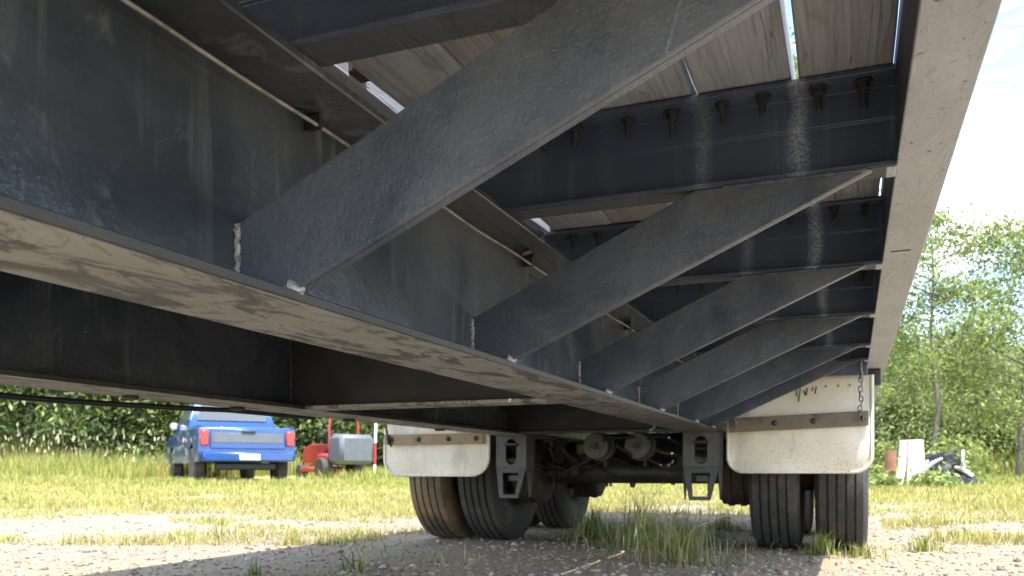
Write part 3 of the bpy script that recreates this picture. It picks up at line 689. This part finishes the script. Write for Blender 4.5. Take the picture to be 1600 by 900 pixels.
# ------------------------------------------------------------------ vehicles and yard objects
def place_local(name, px, depth, label, cat, rz, group=None):
    x, y = at(px, depth); return thing(name, (x, y, gz(x, y) - .01), label, cat, group, True, rz)
def arch_profile(L_, zb, pts_top, wheels, rw):
    """side outline (along, z) from rear to front with wheel arches cut into the sill"""
    p = list(pts_top)
    for wc in sorted(wheels, reverse=True):
        p += [(wc + rw * math.cos(a), zb + .0 + rw * math.sin(a)) for a in [math.pi * k / 10 for k in range(11)]]
    return p
def build_ute():
    # heading +Y in its own frame, tail at y = 0
    bearing = math.atan2(at(358, 16.3)[1], at(358, 16.3)[0]) - math.pi / 2
    t_ = place_local('utility_vehicle', 388, 16.3, 'blue utility pickup parked in grass with its tail towards the trailer', 'ute', bearing + R(10))
    Wd = .90
    side = arch_profile(5.2, .42, [(.02, .45), (.0, .62), (.02, 1.02), (.05, 1.10), (3.55, 1.12), (4.75, 1.02), (5.05, .92), (5.18, .70), (5.15, .42)], [.95, 4.15], .40)
    body = MB().prism(side, YZ, -Wd, Wd, .02).build('body', M['blue_car_paint'], t_, 35)
    # cab with tumblehome
    mb = MB(); rings = []
    for z, ya, yb, hw in ((1.09, 1.55, 3.75, .87), (1.30, 1.60, 3.50, .84), (1.66, 1.78, 3.02, .71), (1.74, 1.88, 2.90, .66), (1.765, 2.1, 2.7, .58)):
        rings.append([mb.bm.verts.new(p) for p in ((-hw, ya, z), (hw, ya, z), (hw, yb, z), (-hw, yb, z))])
    for p, q in zip(rings, rings[1:]):
        for k in range(4): mb.bm.faces.new((p[k], p[(k + 1) % 4], q[(k + 1) % 4], q[k]))
    mb.bm.faces.new(rings[-1]); mb.bm.faces.new(list(reversed(rings[0])))
    bmesh.ops.bevel(mb.bm, geom=mb.bm.edges[:], offset=.02, segments=2, affect='EDGES')
    cab = mb.build('cab', M['blue_car_paint'], t_, 40)
    # windows: inset panes slightly proud of the pillars
    def pane(name, pts, par):
        g = MB(); vs = [g.bm.verts.new(p) for p in pts]; g.bm.faces.new(vs); r = bmesh.ops.extrude_face_region(g.bm, geom=g.bm.faces[:])
        c = sum((Vector(p) for p in pts), Vector()) / len(pts); n_ = (Vector(pts[1]) - Vector(pts[0])).cross(Vector(pts[2]) - Vector(pts[0])).normalized() * .012
        bmesh.ops.translate(g.bm, verts=[v_ for v_ in r['geom'] if isinstance(v_, bmesh.types.BMVert)], vec=n_)
        g.build(name, M['glass_dark'], par)
    pane('rear_window', [(-.70, 1.590, 1.30), (.70, 1.590, 1.30), (.60, 1.745, 1.63), (-.60, 1.745, 1.63)], cab)
    for s in (-1, 1):
        a = s * .846; c = s * .728
        pts = [(a, 1.72, 1.31), (a, 3.35, 1.31), (c, 2.92, 1.63), (c, 1.90, 1.63)]
        pane('side_window', pts if s > 0 else pts[::-1], cab)
        MB().box(s * .94 - .08, s * .94 + .08, 3.25, 3.33, 1.16, 1.32, bev=.03).build('wing_mirror', M['chrome_grey'], t_, 40)
        MB().box(s * .80 - .085, s * .80 + .085, -.035, .05, .74, 1.03, bev=.02).build('tail_light', M['tail_red'], t_, 40)
    # tray and tailgate
    MB().box(-.70, .70, -.022, .03, .68, 1.06, bev=.015).build('tailgate', M['blue_car_paint'], t_, 40)
    MB().box(-.66, .66, -.030, -.018, .80, .98, bev=.004).build('tailgate_panel', M['grey_plastic'], t_, 40)
    MB().box(-.13, .13, -.050, -.025, .985, 1.03, bev=.008).build('tailgate_handle', M['black_plastic'], t_, 40)
    MB().box(-.84, .84, -.16, .04, .44, .62, bev=.03).build('rear_bumper', M['blue_car_paint'], t_, 40)
    MB().box(-.19, .19, -.175, -.158, .47, .58, bev=.004).build('number_plate', M['plate_white'], t_)
    MB().box(-.55, .55, .1, .5, .28, .42, bev=.03).build('underbody', M['black_plastic'], t_)
    for s in (-1, 1):
        MB().box(s * .86 - .03, s * .86 + .03, .05, 1.62, 1.085, 1.13, bev=.01).build('tray_rail', M['black_plastic'], t_)
        for wc in (.95, 4.15):
            f = lambda a, r, t, s=s, wc=wc: (s * (.80 + a), wc + r * math.cos(t), .36 + r * math.sin(t))
            wo_ = MB().lathe([(-.11, .20), (-.12, .33), (-.08, .365), (.08, .365), (.11, .33), (.10, .21)], f, 32).build('tyre', M['tyre'], t_, 40)
            MB().lathe([(.06, .205), (.095, .20), (.08, .15), (.07, .05), (.09, .03), (.09, 0)], f, 20).build('rim', M['chrome_grey'], wo_, 40)
build_ute()

def build_mower():
    bearing = math.atan2(at(540, 21)[1], at(540, 21)[0]) - math.pi / 2
    t_ = place_local('ride_on_mower', 536, 20.5, 'red ride-on mower with dark grey catcher box in long grass', 'mower', bearing + R(28))
    mb = MB(); mb.prism([(.55, .35), (1.55, .35), (1.62, .50), (1.55, .78), (1.10, .88), (.80, .86), (.70, .55), (.50, .50)], YZ, -.30, .30, .04); mb.build('bonnet', M['red_paint'], t_, 40)
    MB().box(-.42, .42, .0, .62, .42, .62, bev=.06).build('fender', M['red_paint'], t_, 40)
    st = MB().prism([(.12, .62), (.55, .62), (.55, .70), (.26, .72), (.16, 1.10), (.07, 1.10)], YZ, -.24, .24, .03).build('seat', M['black_plastic'], t_, 40)
    MB().box(-.45, .45, -.75, -.08, .35, 1.05, bev=.09).build('catcher_box', M['grey_plastic'], t_, 40)
    MB().box(-.55, .55, .35, 1.25, .16, .30, bev=.05).build('cutting_deck', M['red_paint'], t_, 40)
    MB().tube([(0, .98, .85), (0, .82, 1.08)], .025, 8).build('steering_column', M['black_plastic'], t_, 40)
    rr = .19; q = Vector((0, .82, 1.09))
    MB().tube([q + Vector((rr * math.cos(a), rr * math.sin(a) * .85, rr * math.sin(a) * .5)) for a in [2 * math.pi * k / 20 for k in range(21)]], .018, 8).build('steering_wheel', M['black_plastic'], t_, 60)
    for s in (-1, 1):
        MB().tube([(s * .38, -.02, .6), (s * .38, -.05, 1.35), (s * .30, -.02, 1.62)], .026, 8).build('roll_bar', M['red_paint'], t_, 60)
        for wc, r_, wd in ((.18, .26, .13), (1.38, .18, .09)):
            f = lambda a, r, t, s=s, wc=wc, r_=r_: (s * (.42 + a), wc + r * math.cos(t), r_ + r * math.sin(t))
            wl = MB().lathe([(-wd, r_ * .5), (-wd, r_ * .9), (-wd * .7, r_), (wd * .7, r_), (wd, r_ * .9), (wd, r_ * .5)], f, 24).build('tyre', M['tyre'], t_, 40)
            MB().lathe([(wd * .5, r_ * .5), (wd * .9, r_ * .45), (wd * .7, r_ * .15), (wd * .8, 0)], f, 16).build('rim', M['white_paint'], wl, 40)
    MB().box(-.45, .45, -.1, .7, 1.60, 1.66, bev=.02).build('sun_canopy', M['white_paint'], t_, 40)
build_mower()
def build_marker():
    x, y = at(585, 19.5); z = gz(x, y)
    t_ = thing('marker_post', (x, y, z), 'thin red and white banded marker post right of the mower', 'post', None, True)
    for k, (a, c, mm) in enumerate(((-.1, .35, 'white_paint'), (.351, .85, 'red_paint'), (.851, 1.5, 'white_paint'))):
        MB().tube([(0.03 * a, 0, a), (.03 * c, 0, c)], .032, 10).build('band', M[mm], t_, 40)
build_marker()
def build_stand():
    dep = 14.0; x, y = at(1424, dep); z = gz(x, y); s_ = dep / FPX
    b_ = math.atan2(y, x) - math.pi / 2
    t_ = thing('slatted_stand', (x, y, z), 'white painted stand of upright slats splayed at the foot beside rusty pipe', 'stand', None, True, b_)
    q = random.Random(5); n_ = 18
    for k in range(n_):
        a = 2 * math.pi * k / n_ + q.uniform(-.06, .06); r0, r1 = .165, .165; rb = .285 * q.uniform(.88, 1.15); h = .76 + q.uniform(-.015, .015)
        pts = [Vector((math.cos(a) * r, math.sin(a) * r, zz)) for r, zz in ((rb, -.03), (.20, .33), (.168, h))]
        tang = Vector((-math.sin(a), math.cos(a), 0)); nor = Vector((math.cos(a), math.sin(a), 0))
        mb = MB(); pr = None
        for i, p in enumerate(pts):
            hw = (.026, .027, .0275)[i]
            ring = [mb.bm.verts.new(p + tang * sx * hw + nor * sy * .008) for sx, sy in ((-1, -1), (1, -1), (1, 1), (-1, 1))]
            if pr:
                for j in range(4): mb.bm.faces.new((pr[j], pr[(j + 1) % 4], ring[(j + 1) % 4], ring[j]))
            else: mb.bm.faces.new(ring)
            pr = ring
        mb.bm.faces.new(pr); mb.build('slat', M['white_paint'], t_)
    f = lambda a, r, t: (r * math.cos(t), r * math.sin(t), a)
    MB().lathe([(.735, .14), (.765, .185), (.785, .185), (.79, .0)], f, 28).build('top_disc', M['white_paint'], t_, 30)
    MB().lathe([(.50, .188), (.50, .196), (.525, .196), (.525, .188)], f, 28, closed=True).build('strap', M['chrome_grey'], t_, 30)
build_stand()
def build_pipe():
    x, y = at(1392, 13.6); z = gz(x, y)
    t_ = thing('rusty_pipe', (x, y, z), 'rusty brown pipe stub with a collar standing in weeds', 'pipe', None, True)
    f = lambda a, r, t: (r * math.cos(t), r * math.sin(t), a)
    MB().lathe([(-.05, .075), (.27, .078)], f, 20).build('lower_pipe', M['rust_pipe'], t_, 40)
    MB().lathe([(.271, .11), (.31, .11), (.311, .086), (.605, .086), (.61, .075), (.55, .07)], f, 20).build('upper_pipe', M['rust_pipe'], t_, 40)
    MB().lathe([(.285, .111), (.285, .119), (.30, .119), (.30, .111)], f, 20, closed=True).build('collar', M['rust_pipe'], t_, 40)
build_pipe()
def build_heap():
    x, y = at(1472, 14.4); z = gz(x, y)
    t_ = thing('scrap_heap', (x, y, z), 'heap of crumpled black sheeting with pale plastic strips behind white stand', 'scrap heap', None, True)
    r = bmesh.new(); bmesh.ops.create_icosphere(r, subdivisions=4, radius=1)
    q = random.Random(11); dirs = [Vector((q.gauss(0, 1), q.gauss(0, 1), q.gauss(0, 1))).normalized() for _ in range(26)]
    for v_ in r.verts:
        d = v_.co.normalized(); k = 1 + .22 * sum(math.sin(7 * d.dot(e) + i) for i, e in enumerate(dirs[:9])) / 3 + .12 * abs(math.sin(19 * d.dot(dirs[12]))) - .10 * abs(math.sin(23 * d.dot(dirs[15])))
        v_.co = Vector((d.x * .40 * k, d.y * .40 * k, max(-.02, d.z * .42 * k + .08)))
    mb = MB(); mb.bm.free(); mb.bm = r; mb.build('sheeting', M['tarp_black'], t_)
    for k in range(7):
        a = q.uniform(2.6, 6.0); p = Vector((.36 * math.cos(a), .36 * math.sin(a), q.uniform(.2, .5))); d = Vector((q.gauss(0, .5), q.gauss(0, .3), q.uniform(.1, .6))).normalized() * .18
        MB().tube([p - d, p + Vector((0, 0, .03)), p + d], [.03, .035, .02], 8).build('plastic_strip', M['pale_pvc'], t_, 40)
build_heap()

# ------------------------------------------------------------------ vegetation
nr = np.random.default_rng(4)
def blades_mesh(name, P, h, wd, colors, lean=.5, material=None):
    n = len(P); ang = nr.uniform(0, 2 * np.pi, n); la = nr.uniform(0, 2 * np.pi, n); le = np.abs(nr.normal(0, lean, n)) * h
    side = np.stack([np.cos(ang), np.sin(ang), 0 * ang], 1) * (wd / 2)[:, None]; ln = np.stack([np.cos(la), np.sin(la), 0 * la], 1)
    up = np.array([0, 0, 1.])
    b0 = P; m1 = P + ln * (le * .28)[:, None] + up * (h * .55)[:, None]; tp = P + ln * le[:, None] + up * (h * np.clip(1 - .25 * (le / h), .35, 1))[:, None]
    V = np.stack([b0 - side, b0 + side, m1 - side * .8, m1 + side * .8, tp], 1).reshape(-1, 3)
    k = np.arange(n) * 5
    F = np.stack([k, k + 1, k + 3, k + 2, k + 2, k + 3, k + 4], 1).ravel(); S = np.tile([4, 3], n)
    C = np.repeat(colors, 5, 0); C = C * np.tile(np.array([.8, .8, 1, 1, 1.08]), n)[:, None]
    return np_mesh(name, V, F, S, material or M['grass'], C)
GREEN = np.array([.09, .14, .035]); YG = np.array([.32, .31, .065]); STRAW = np.array([.47, .385, .18]); BRIGHT = np.array([.18, .27, .045])
def pick(n, wts, pal, var=.2):
    i = nr.choice(len(pal), n, p=np.array(wts) / sum(wts)); c = np.array(pal)[i]
    return np.clip(c * nr.uniform(1 - var, 1 + var, (n, 1)) * nr.uniform(.92, 1.08, (n, 3)), 0, 1)
def gzv(x, y):
    t_ = np.clip(np.minimum(np.hypot(x, y), 42) - 6, 0, None); return .020 * t_ * t_ / (t_ + 3)
def vnoise(x, y, s, seed):
    r = np.random.default_rng(seed); g = r.random((64, 64)); a = x * s; b = y * s
    i = np.floor(a).astype(int); j = np.floor(b).astype(int); u = a - i; v_ = b - j; u = u * u * (3 - 2 * u); v_ = v_ * v_ * (3 - 2 * v_)
    G = lambda p, q: g[p % 64, q % 64]
    return (G(i, j) * (1 - u) + G(i + 1, j) * u) * (1 - v_) + (G(i, j + 1) * (1 - u) + G(i + 1, j + 1) * u) * v_
def sector(n, px0, px1, d0, d1, pw=1.):
    px = nr.uniform(px0, px1, n); d = d0 + (d1 - d0) * nr.random(n) ** pw; u = (px - 800) / FPX
    return d * (-SA + u * CA), d * (CA + u * SA), d
under = lambda x, y: (x > -2.55) & (x < .2) & (y < 7.7)
# short lawn, patchy in the lit yard
x, y, d = sector(170000, -150, 1750, 4.6, 17, 1.0)
dens = vnoise(x, y, .9, 1) * .6 + vnoise(x, y, 2.6, 2) * .4; thr = np.interp(d, [4.6, 5.4, 6.4, 9, 17], [.66, .57, .46, .33, .20])
k = (dens > thr) & ~under(x, y); x, y, d = x[k], y[k], d[k]
P = np.stack([x, y, gzv(x, y) - .005], 1); n = len(P)
hh = nr.uniform(.025, .12, n) * np.interp(d, [5, 9, 17], [.6, .8, 1.2]) * (.35 + 1.2 * vnoise(x, y, 1.6, 12)); cc = pick(n, [.8, 2.6, 3.4, 1.2], [GREEN, YG, STRAW, BRIGHT])
o = link('lawn_grass', blades_mesh('lawn_grass', P, hh, nr.uniform(.004, .009, n) * np.interp(d, [5, 17], [.8, 1.7]), cc, .6)); tag(o, 'short patchy yellow green grass over the sunlit yard', 'grass', kind='stuff')
# low strip of green turf and long seeding grass further back
x, y, d = sector(80000, -200, 1800, 14, 26, 1.0)
k = ~((np.abs(x - at(388, 16.3)[0] + 1.4) < 2.0) & (np.abs(y - at(358, 16.3)[1] - 2.4) < 3.2)); x, y, d = x[k], y[k], d[k]
tall = np.interp(d, [14, 17, 19.5, 24], [.10, .19, .45, .8]) * (.6 + .8 * vnoise(x, y, .7, 5)); px_ = 800 + FPX * ((x * CA + y * SA) / d)
tall = np.where((px_ > 470) & (px_ < 1000), np.minimum(tall, .32), tall); tall = np.where((px_ > 1300) & (d < 20), np.minimum(tall, .14), tall)
P = np.stack([x, y, gzv(x, y) - .01], 1); n = len(P)
o = link('long_grass', blades_mesh('long_grass', P, tall * nr.uniform(.55, 1.15, n), nr.uniform(.010, .020, n), pick(n, [1.3, 3.0, 2.0, 1.6], [GREEN, YG, STRAW, BRIGHT]), .3)); tag(o, 'long seeding grass growing up to the tree line', 'grass', kind='stuff')
# seed heads
x, y, d = sector(200, -150, 330, 17.0, 22); P = np.stack([x, y, gzv(x, y)], 1); n = len(P); hh = nr.uniform(.35, 1.0, n); P[:, 2] += hh
o = link('seed_heads', blades_mesh('seed_heads', P, nr.uniform(.08, .16, n), nr.uniform(.03, .05, n), pick(n, [1], [np.array([.55, .45, .30])]), .6)); tag(o, 'pale seed heads above the long grass at left', 'grass', kind='stuff')
# sparse sprigs in the shade under the trailer
x, y, d = sector(1500, 100, 1600, 3.1, 6.5); k = vnoise(x, y, 1.7, 8) > .68; x, y = x[k], y[k]; P = np.stack([x, y, 0 * x], 1); n = len(P)
o = link('sparse_sprigs', blades_mesh('sparse_sprigs', P, nr.uniform(.02, .09, n), nr.uniform(.003, .006, n), pick(n, [2, 2, 2], [GREEN, YG, STRAW]), .7)); tag(o, 'sparse short sprigs in the gravel under the trailer', 'grass', kind='stuff')

def clump(px, py, rad, hgt, n, wts, label, name='grass_clump', lean=.45, wd=.005, yoff=0):
    cx_, cy_, cz_ = ground_at(px, py)
    r = np.abs(nr.normal(0, .55, n)) * rad; a = nr.uniform(0, 6.28, n)
    P = np.stack([r * np.cos(a), r * np.sin(a) * .8, np.zeros(n) - .003], 1); hh = hgt * nr.uniform(.3, 1.1, n) * np.clip(1.1 - .5 * r / rad, .4, 1)
    P[0] = (0, 0, -.003)
    me = blades_mesh(name, P, hh, nr.uniform(wd * .5, wd * 1.2, n), pick(n, wts, [GREEN, YG, STRAW, BRIGHT, np.array([.40, .36, .28])]), lean)
    b_ = bmesh.new(); b_.from_mesh(me); b_.verts.ensure_lookup_table(); ctr = b_.verts.new((0, 0, -.004))      # the blades share one root
    b_.verts.ensure_lookup_table()
    for q in range(n): b_.faces.new((b_.verts[q * 5], b_.verts[q * 5 + 1], ctr))
    b_.to_mesh(me); b_.free()
    o = link(name, me, None, (cx_, cy_, cz_)); tag(o, label, 'grass clump', 'grass clumps beside the wheels'); return o
clump(1005, 858, .36, .40, 360, [2.5, 1.5, 1.0, .8, 1.5], 'largest shaggy grass clump below the axle between the wheels', lean=.7, wd=.0042)
clump(1060, 882, .36, .33, 340, [2.0, 1.2, 1.6, .5, 2.0], 'dry drooping grass clump left of the right hand tyres', lean=1.1, wd=.004)
clump(925, 842, .20, .24, 280, [3, 1, .5, 1.2, .5], 'dark green grass clump beside the far inner wheel')
clump(1130, 828, .16, .15, 160, [3, 1.5, .5, .5, .5], 'low green grass clump in shade behind the right hanger')
clump(1285, 868, .10, .16, 150, [2, 2, .6, 1.5, .5], 'small upright grass clump in front of the right dual tyres')
clump(1345, 872, .14, .10, 140, [2, 2, 1, 1, .5], 'low grass clump at the outer foot of the right tyre')
clump(738, 836, .05, .22, 26, [.3, .3, 1, 0, 3], 'wispy dry stalks in front of the left dual tyres', lean=.5, wd=.006)
clump(455, 852, .10, .12, 90, [1, 3, 1.2, 2, 0], 'small bright grass clump on the gravel edge at left')
clump(560, 893, .09, .14, 26, [3, 1, 0, 1, 0], 'few long green blades leaning at the bottom of the picture', lean=1.3, wd=.007)
clump(395, 899, .05, .10, 22, [3, 1, 0, 1, 0], 'tiny green tuft at the lower left edge', wd=.007)
clump(1445, 862, .16, .12, 170, [2, 2, 1, 1.5, .5], 'spreading grass clump right of the trailer tyres')

# gravel
g = (1 + 5 ** .5) / 2
ico = np.array([(-1, g, 0), (1, g, 0), (-1, -g, 0), (1, -g, 0), (0, -1, g), (0, 1, g), (0, -1, -g), (0, 1, -g), (g, 0, -1), (g, 0, 1), (-g, 0, -1), (-g, 0, 1)]) / 1.9
icf = np.array([(0, 11, 5), (0, 5, 1), (0, 1, 7), (0, 7, 10), (0, 10, 11), (1, 5, 9), (5, 11, 4), (11, 10, 2), (10, 7, 6), (7, 1, 8), (3, 9, 4), (3, 4, 2), (3, 2, 6), (3, 6, 8), (3, 8, 9), (4, 9, 5), (2, 4, 11), (6, 2, 10), (8, 6, 7), (9, 8, 1)])
x, y, d = sector(16000, -60, 1660, 2.9, 8.5, 1.3); n = len(x)
sz = np.clip(nr.lognormal(-5.3, .6, n), .002, .017)
V = ico[None] * nr.uniform(.75, 1.25, (n, 12, 1)); A = nr.uniform(0, 6.28, n); ca, sa = np.cos(A)[:, None], np.sin(A)[:, None]
V = V * np.stack([nr.uniform(.8, 1.4, n), nr.uniform(.7, 1.1, n), nr.uniform(.45, .8, n)], 1)[:, None]
V = np.stack([V[..., 0] * ca - V[..., 1] * sa, V[..., 0] * sa + V[..., 1] * ca, V[..., 2]], -1) * sz[:, None, None]
V += np.stack([x, y, gzv(x, y) + sz * .15], 1)[:, None]
F = (icf[None] + (np.arange(n) * 12)[:, None, None]).reshape(-1)
C = np.repeat(pick(n, [2, 2, 1, 1], [np.array([.23, .17, .125]), np.array([.31, .24, .185]), np.array([.41, .35, .29]), np.array([.13, .09, .07])]), 12, 0)
o = link('gravel', np_mesh('gravel', V.reshape(-1, 3), F, np.full(n * 20, 3), M['pebble'], C)); tag(o, 'loose brown and grey gravel on the ground', 'gravel', kind='stuff')

# trees: tapered trunk with limbs, crown of leaf-sized faces in clumps round the twigs
def tree(name, px, depth, hgt, crown_r, low, nleaf, leaf, pal, wts, label, cat='tree', group=None, seed=0, trunk_r=None, dense=.33, stems=1):
    r = random.Random(seed); nrr = np.random.default_rng(seed + 50)
    x, y = at(px, depth); z = gz(x, y)
    t_ = thing(name, (x, y, z - .05), label, cat, group, True)
    mb = MB(); tips = []; tr = trunk_r or hgt * .02
    for s in range(stems):
        a0 = r.uniform(0, 6.28); top = Vector((math.cos(a0) * crown_r * .35 * (stems > 1) + r.gauss(0, .2), math.sin(a0) * crown_r * .35 * (stems > 1) + r.gauss(0, .2), hgt * r.uniform(.8, .95)))
        base = Vector((math.cos(a0) * .12 * (stems > 1), math.sin(a0) * .12 * (stems > 1), -.1))
        pts = [base.lerp(top, i / 7) + Vector((r.gauss(0, .04), r.gauss(0, .04), 0)) * (i > 0) * hgt * .12 for i in range(8)]
        mb.tube(pts, [tr * (1.15 - i / 7 * .95) for i in range(8)], 8)
        nb = max(7, int(22 / stems))
        for k in range(nb):
            f = low + (1 - low) * (k + r.random()) / nb * .97; p = base.lerp(top, f); a = k * 2.4 + r.uniform(-.5, .5)
            rr = crown_r * (math.sin(math.pi * min(1, max(.12, (f - low) / (1 - low) * .80 + .18)))) * r.uniform(.65, 1.1)
            e = p + Vector((math.cos(a) * rr, math.sin(a) * rr, rr * r.uniform(.05, .55)))
            m_ = p.lerp(e, .5) + Vector((0, 0, rr * .08)); mb.tube([p, m_, e], [tr * .34, tr * .2, tr * .06], 5)
            tips += [m_, e, p.lerp(e, .75)]
            for j in range(3):
                e2 = p.lerp(e, r.uniform(.35, .95)) + Vector((r.gauss(0, 1), r.gauss(0, 1), r.gauss(0, .7))) * rr * .28
                mb.tube([p.lerp(e, .4), e2], [tr * .12, tr * .04], 4); tips.append(e2)
    mb.build('trunk', M['bark'], t_, 60)
    T = np.array([tuple(p) for p in tips]); wgt = nrr.uniform(.2, 1.6, len(T)); wgt /= wgt.sum()
    idx = nrr.choice(len(T), nleaf, p=wgt); sp = crown_r * dense
    P = T[idx] + nrr.normal(0, 1, (nleaf, 3)) * np.array([sp, sp, sp * .7]) * nrr.uniform(.4, 1., (nleaf, 1))
    P[:, 2] = np.maximum(P[:, 2], .12)
    ax = nrr.normal(0, 1, (nleaf, 3)); ax[:, 2] -= .4; ax /= np.linalg.norm(ax, axis=1)[:, None]; bx_ = np.cross(ax, nrr.normal(0, 1, (nleaf, 3))); bx_ /= np.linalg.norm(bx_, axis=1)[:, None]
    s = leaf * nrr.uniform(.6, 1.4, nleaf)[:, None]
    V = np.stack([P - ax * s, P - bx_ * s * .38 , P + ax * s, P + bx_ * s * .38], 1).reshape(-1, 3)
    F = np.arange(nleaf * 4); tint = nrr.uniform(.7, 1.3, len(T))[idx]
    ii = nrr.choice(len(pal), nleaf, p=np.array(wts) / sum(wts)); C = np.repeat(np.clip(np.array(pal)[ii] * tint[:, None] * nrr.uniform(.85, 1.15, (nleaf, 1)), 0, 1), 4, 0)
    link('crown', np_mesh('crown', V, F, np.full(nleaf, 4), M['leaf'], C), t_)
    return t_
DK = np.array([.045, .07, .03]); MD = np.array([.09, .13, .05]); LT = np.array([.19, .24, .085]); YL = np.array([.30, .34, .09]); OL = np.array([.20, .225, .125])
GL = 'trees behind the yard on the left'
left = [(-70, 27, 6.2, 2.6, 'leafy dark tree beyond the left edge of the trailer beam'), (60, 25, 5.6, 2.4, 'dark bushy tree at the far left of the yard'), (165, 24.5, 5.0, 2.2, 'dark green tree left of the blue ute'), (250, 26, 5.6, 2.4, 'yellow green tree just left of the blue ute cab'), (345, 29, 6.2, 2.7, 'tree directly behind the blue ute'), (445, 26.5, 5.2, 2.3, 'dark tree between the ute and the mower'), (520, 27.5, 5.4, 2.4, 'dark tree behind the red mower'), (600, 26, 5.2, 2.3, 'dark tree behind the left mudflap'), (680, 29, 6, 2.6, 'tree behind the left dual wheels')]
for k, (px, dp, hg, cr, lb) in enumerate(left):
    tree('leafy_tree', px, dp, hg, cr, .08, 14000, .10, [DK, MD, LT, YL], [2.6, 2.4, 1.7, 1.0] if k not in (3, 4) else [1.2, 2.2, 2.2, 1.4], lb, 'tree', GL, 200 + k, stems=2)
# the wood behind, one mass
nw = 60000; px_ = nr.uniform(-400, 2000, nw); dp_ = nr.uniform(33, 41, nw); u_ = (px_ - 800) / FPX
xw, yw = dp_ * (-SA + u_ * CA), dp_ * (CA + u_ * SA); top = 2.6 + 2.6 * vnoise(xw, yw, .35, 31) + 1.2 * vnoise(xw, yw, 1.1, 32)
P = np.stack([xw, yw, gzv(xw, yw) + top * nr.random(nw) ** .8], 1); ax = nr.normal(0, 1, (nw, 3)); ax /= np.linalg.norm(ax, axis=1)[:, None]; bx_ = np.cross(ax, nr.normal(0, 1, (nw, 3))); bx_ /= np.linalg.norm(bx_, axis=1)[:, None]
sw = nr.uniform(.12, .30, (nw, 1)); V = np.stack([P - ax * sw, P - bx_ * sw * .55, P + ax * sw, P + bx_ * sw * .55], 1).reshape(-1, 3)
o = link('far_wood', np_mesh('far_wood', V, np.arange(nw * 4), np.full(nw, 4), M['leaf'], np.repeat(pick(nw, [2, 2.5, 1.3], [DK, MD, LT], .3), 4, 0))); tag(o, 'dense green wood far behind the yard', 'wood', kind='stuff')
GR = 'trees behind the yard on the right'
right = [(1345, 24, 2.7, 1.6, 'pale green shrubby tree behind the right mudflap'), (1405, 22, 2.3, 1.4, 'bright shrub behind the rusty pipe'), (1450, 24, 2.8, 1.6, 'olive shrubby tree behind the white stand'), (1505, 23, 3.2, 1.7, 'bushy tree right of the white stand'), (1570, 22, 3.2, 1.8, 'bushy tree at the far right of the yard'), (1640, 24, 4.2, 2.1, 'bushy tree beyond the right edge')]
for k, (px, dp, hg, cr, lb) in enumerate(right):
    tree('shrubby_tree', px, dp, hg, cr, .05, 14000, .065, [MD, LT, YL, OL], [1.2, 2.5, 1.2, 2.5], lb, 'tree', GR, 300 + k, stems=3)
tree('tall_tree', 1530, 36, 6.6, 2.8, .2, 11000, .10, [MD, LT, OL], [1, 2, 2], 'tall rounded tree rising behind the shrubs at right', 'tree', GR, 401, stems=1)
tree('tall_tree', 1395, 40, 5.0, 2.4, .2, 11000, .10, [MD, LT, OL], [1, 2, 2], 'tall tree behind the end of the side rail', 'tree', GR, 402)
tree('open_tree', 1468, 17.5, 6.0, 1.8, .34, 11000, .045, [MD, LT, YL], [1, 2.5, 1.2], 'airy young tree just right of the side rail against the sky', 'tree', GR, 403, trunk_r=.05, dense=.15)
tree('leafy_tree', 1412, 27, 5.6, 1.9, .15, 14000, .07, [MD, LT, YL, OL], [1, 2.4, 1.2, 2], 'rounded pale green tree behind the tip of the side rail', 'tree', GR, 406, stems=2)
tree('open_tree', 1590, 18.0, 6.0, 2.4, .22, 16000, .05, [MD, LT, YL], [1, 2.5, 1.2], 'airy tree with loose leaves at the far right edge', 'tree', GR, 405, trunk_r=.05, dense=.17)
tree('tall_tree', 1242, 24, 14.5, 3.0, .3, 12000, .09, [MD, LT, YL], [1.2, 2, 1], 'tall tree seen through the gap between the deck planks', 'tree', GR, 404)
for k, (px, dp, hg, cr, lb) in enumerate([(1366, 17, .9, .5, 'low leafy weed bush beside the right mudflap'), (1470, 13.2, .30, .28, 'small bright weed bush in front of the black scrap heap'), (1510, 14.5, .9, .6, 'low leafy bush right of the scrap heap'), (1376, 13.0, .28, .22, 'small weed bush at the foot of the rusty pipe')]):
    tree('weed_bush', px, dp, hg, cr, .02, 1500, .045, [LT, YL, MD], [2, 2, 1], lb, 'bush', 'weed bushes beside the yard', 500 + k, trunk_r=.012, stems=3)
for o in bpy.data.objects:
    for k in ('_inv', '_rz'):
        if k in o: del o[k]
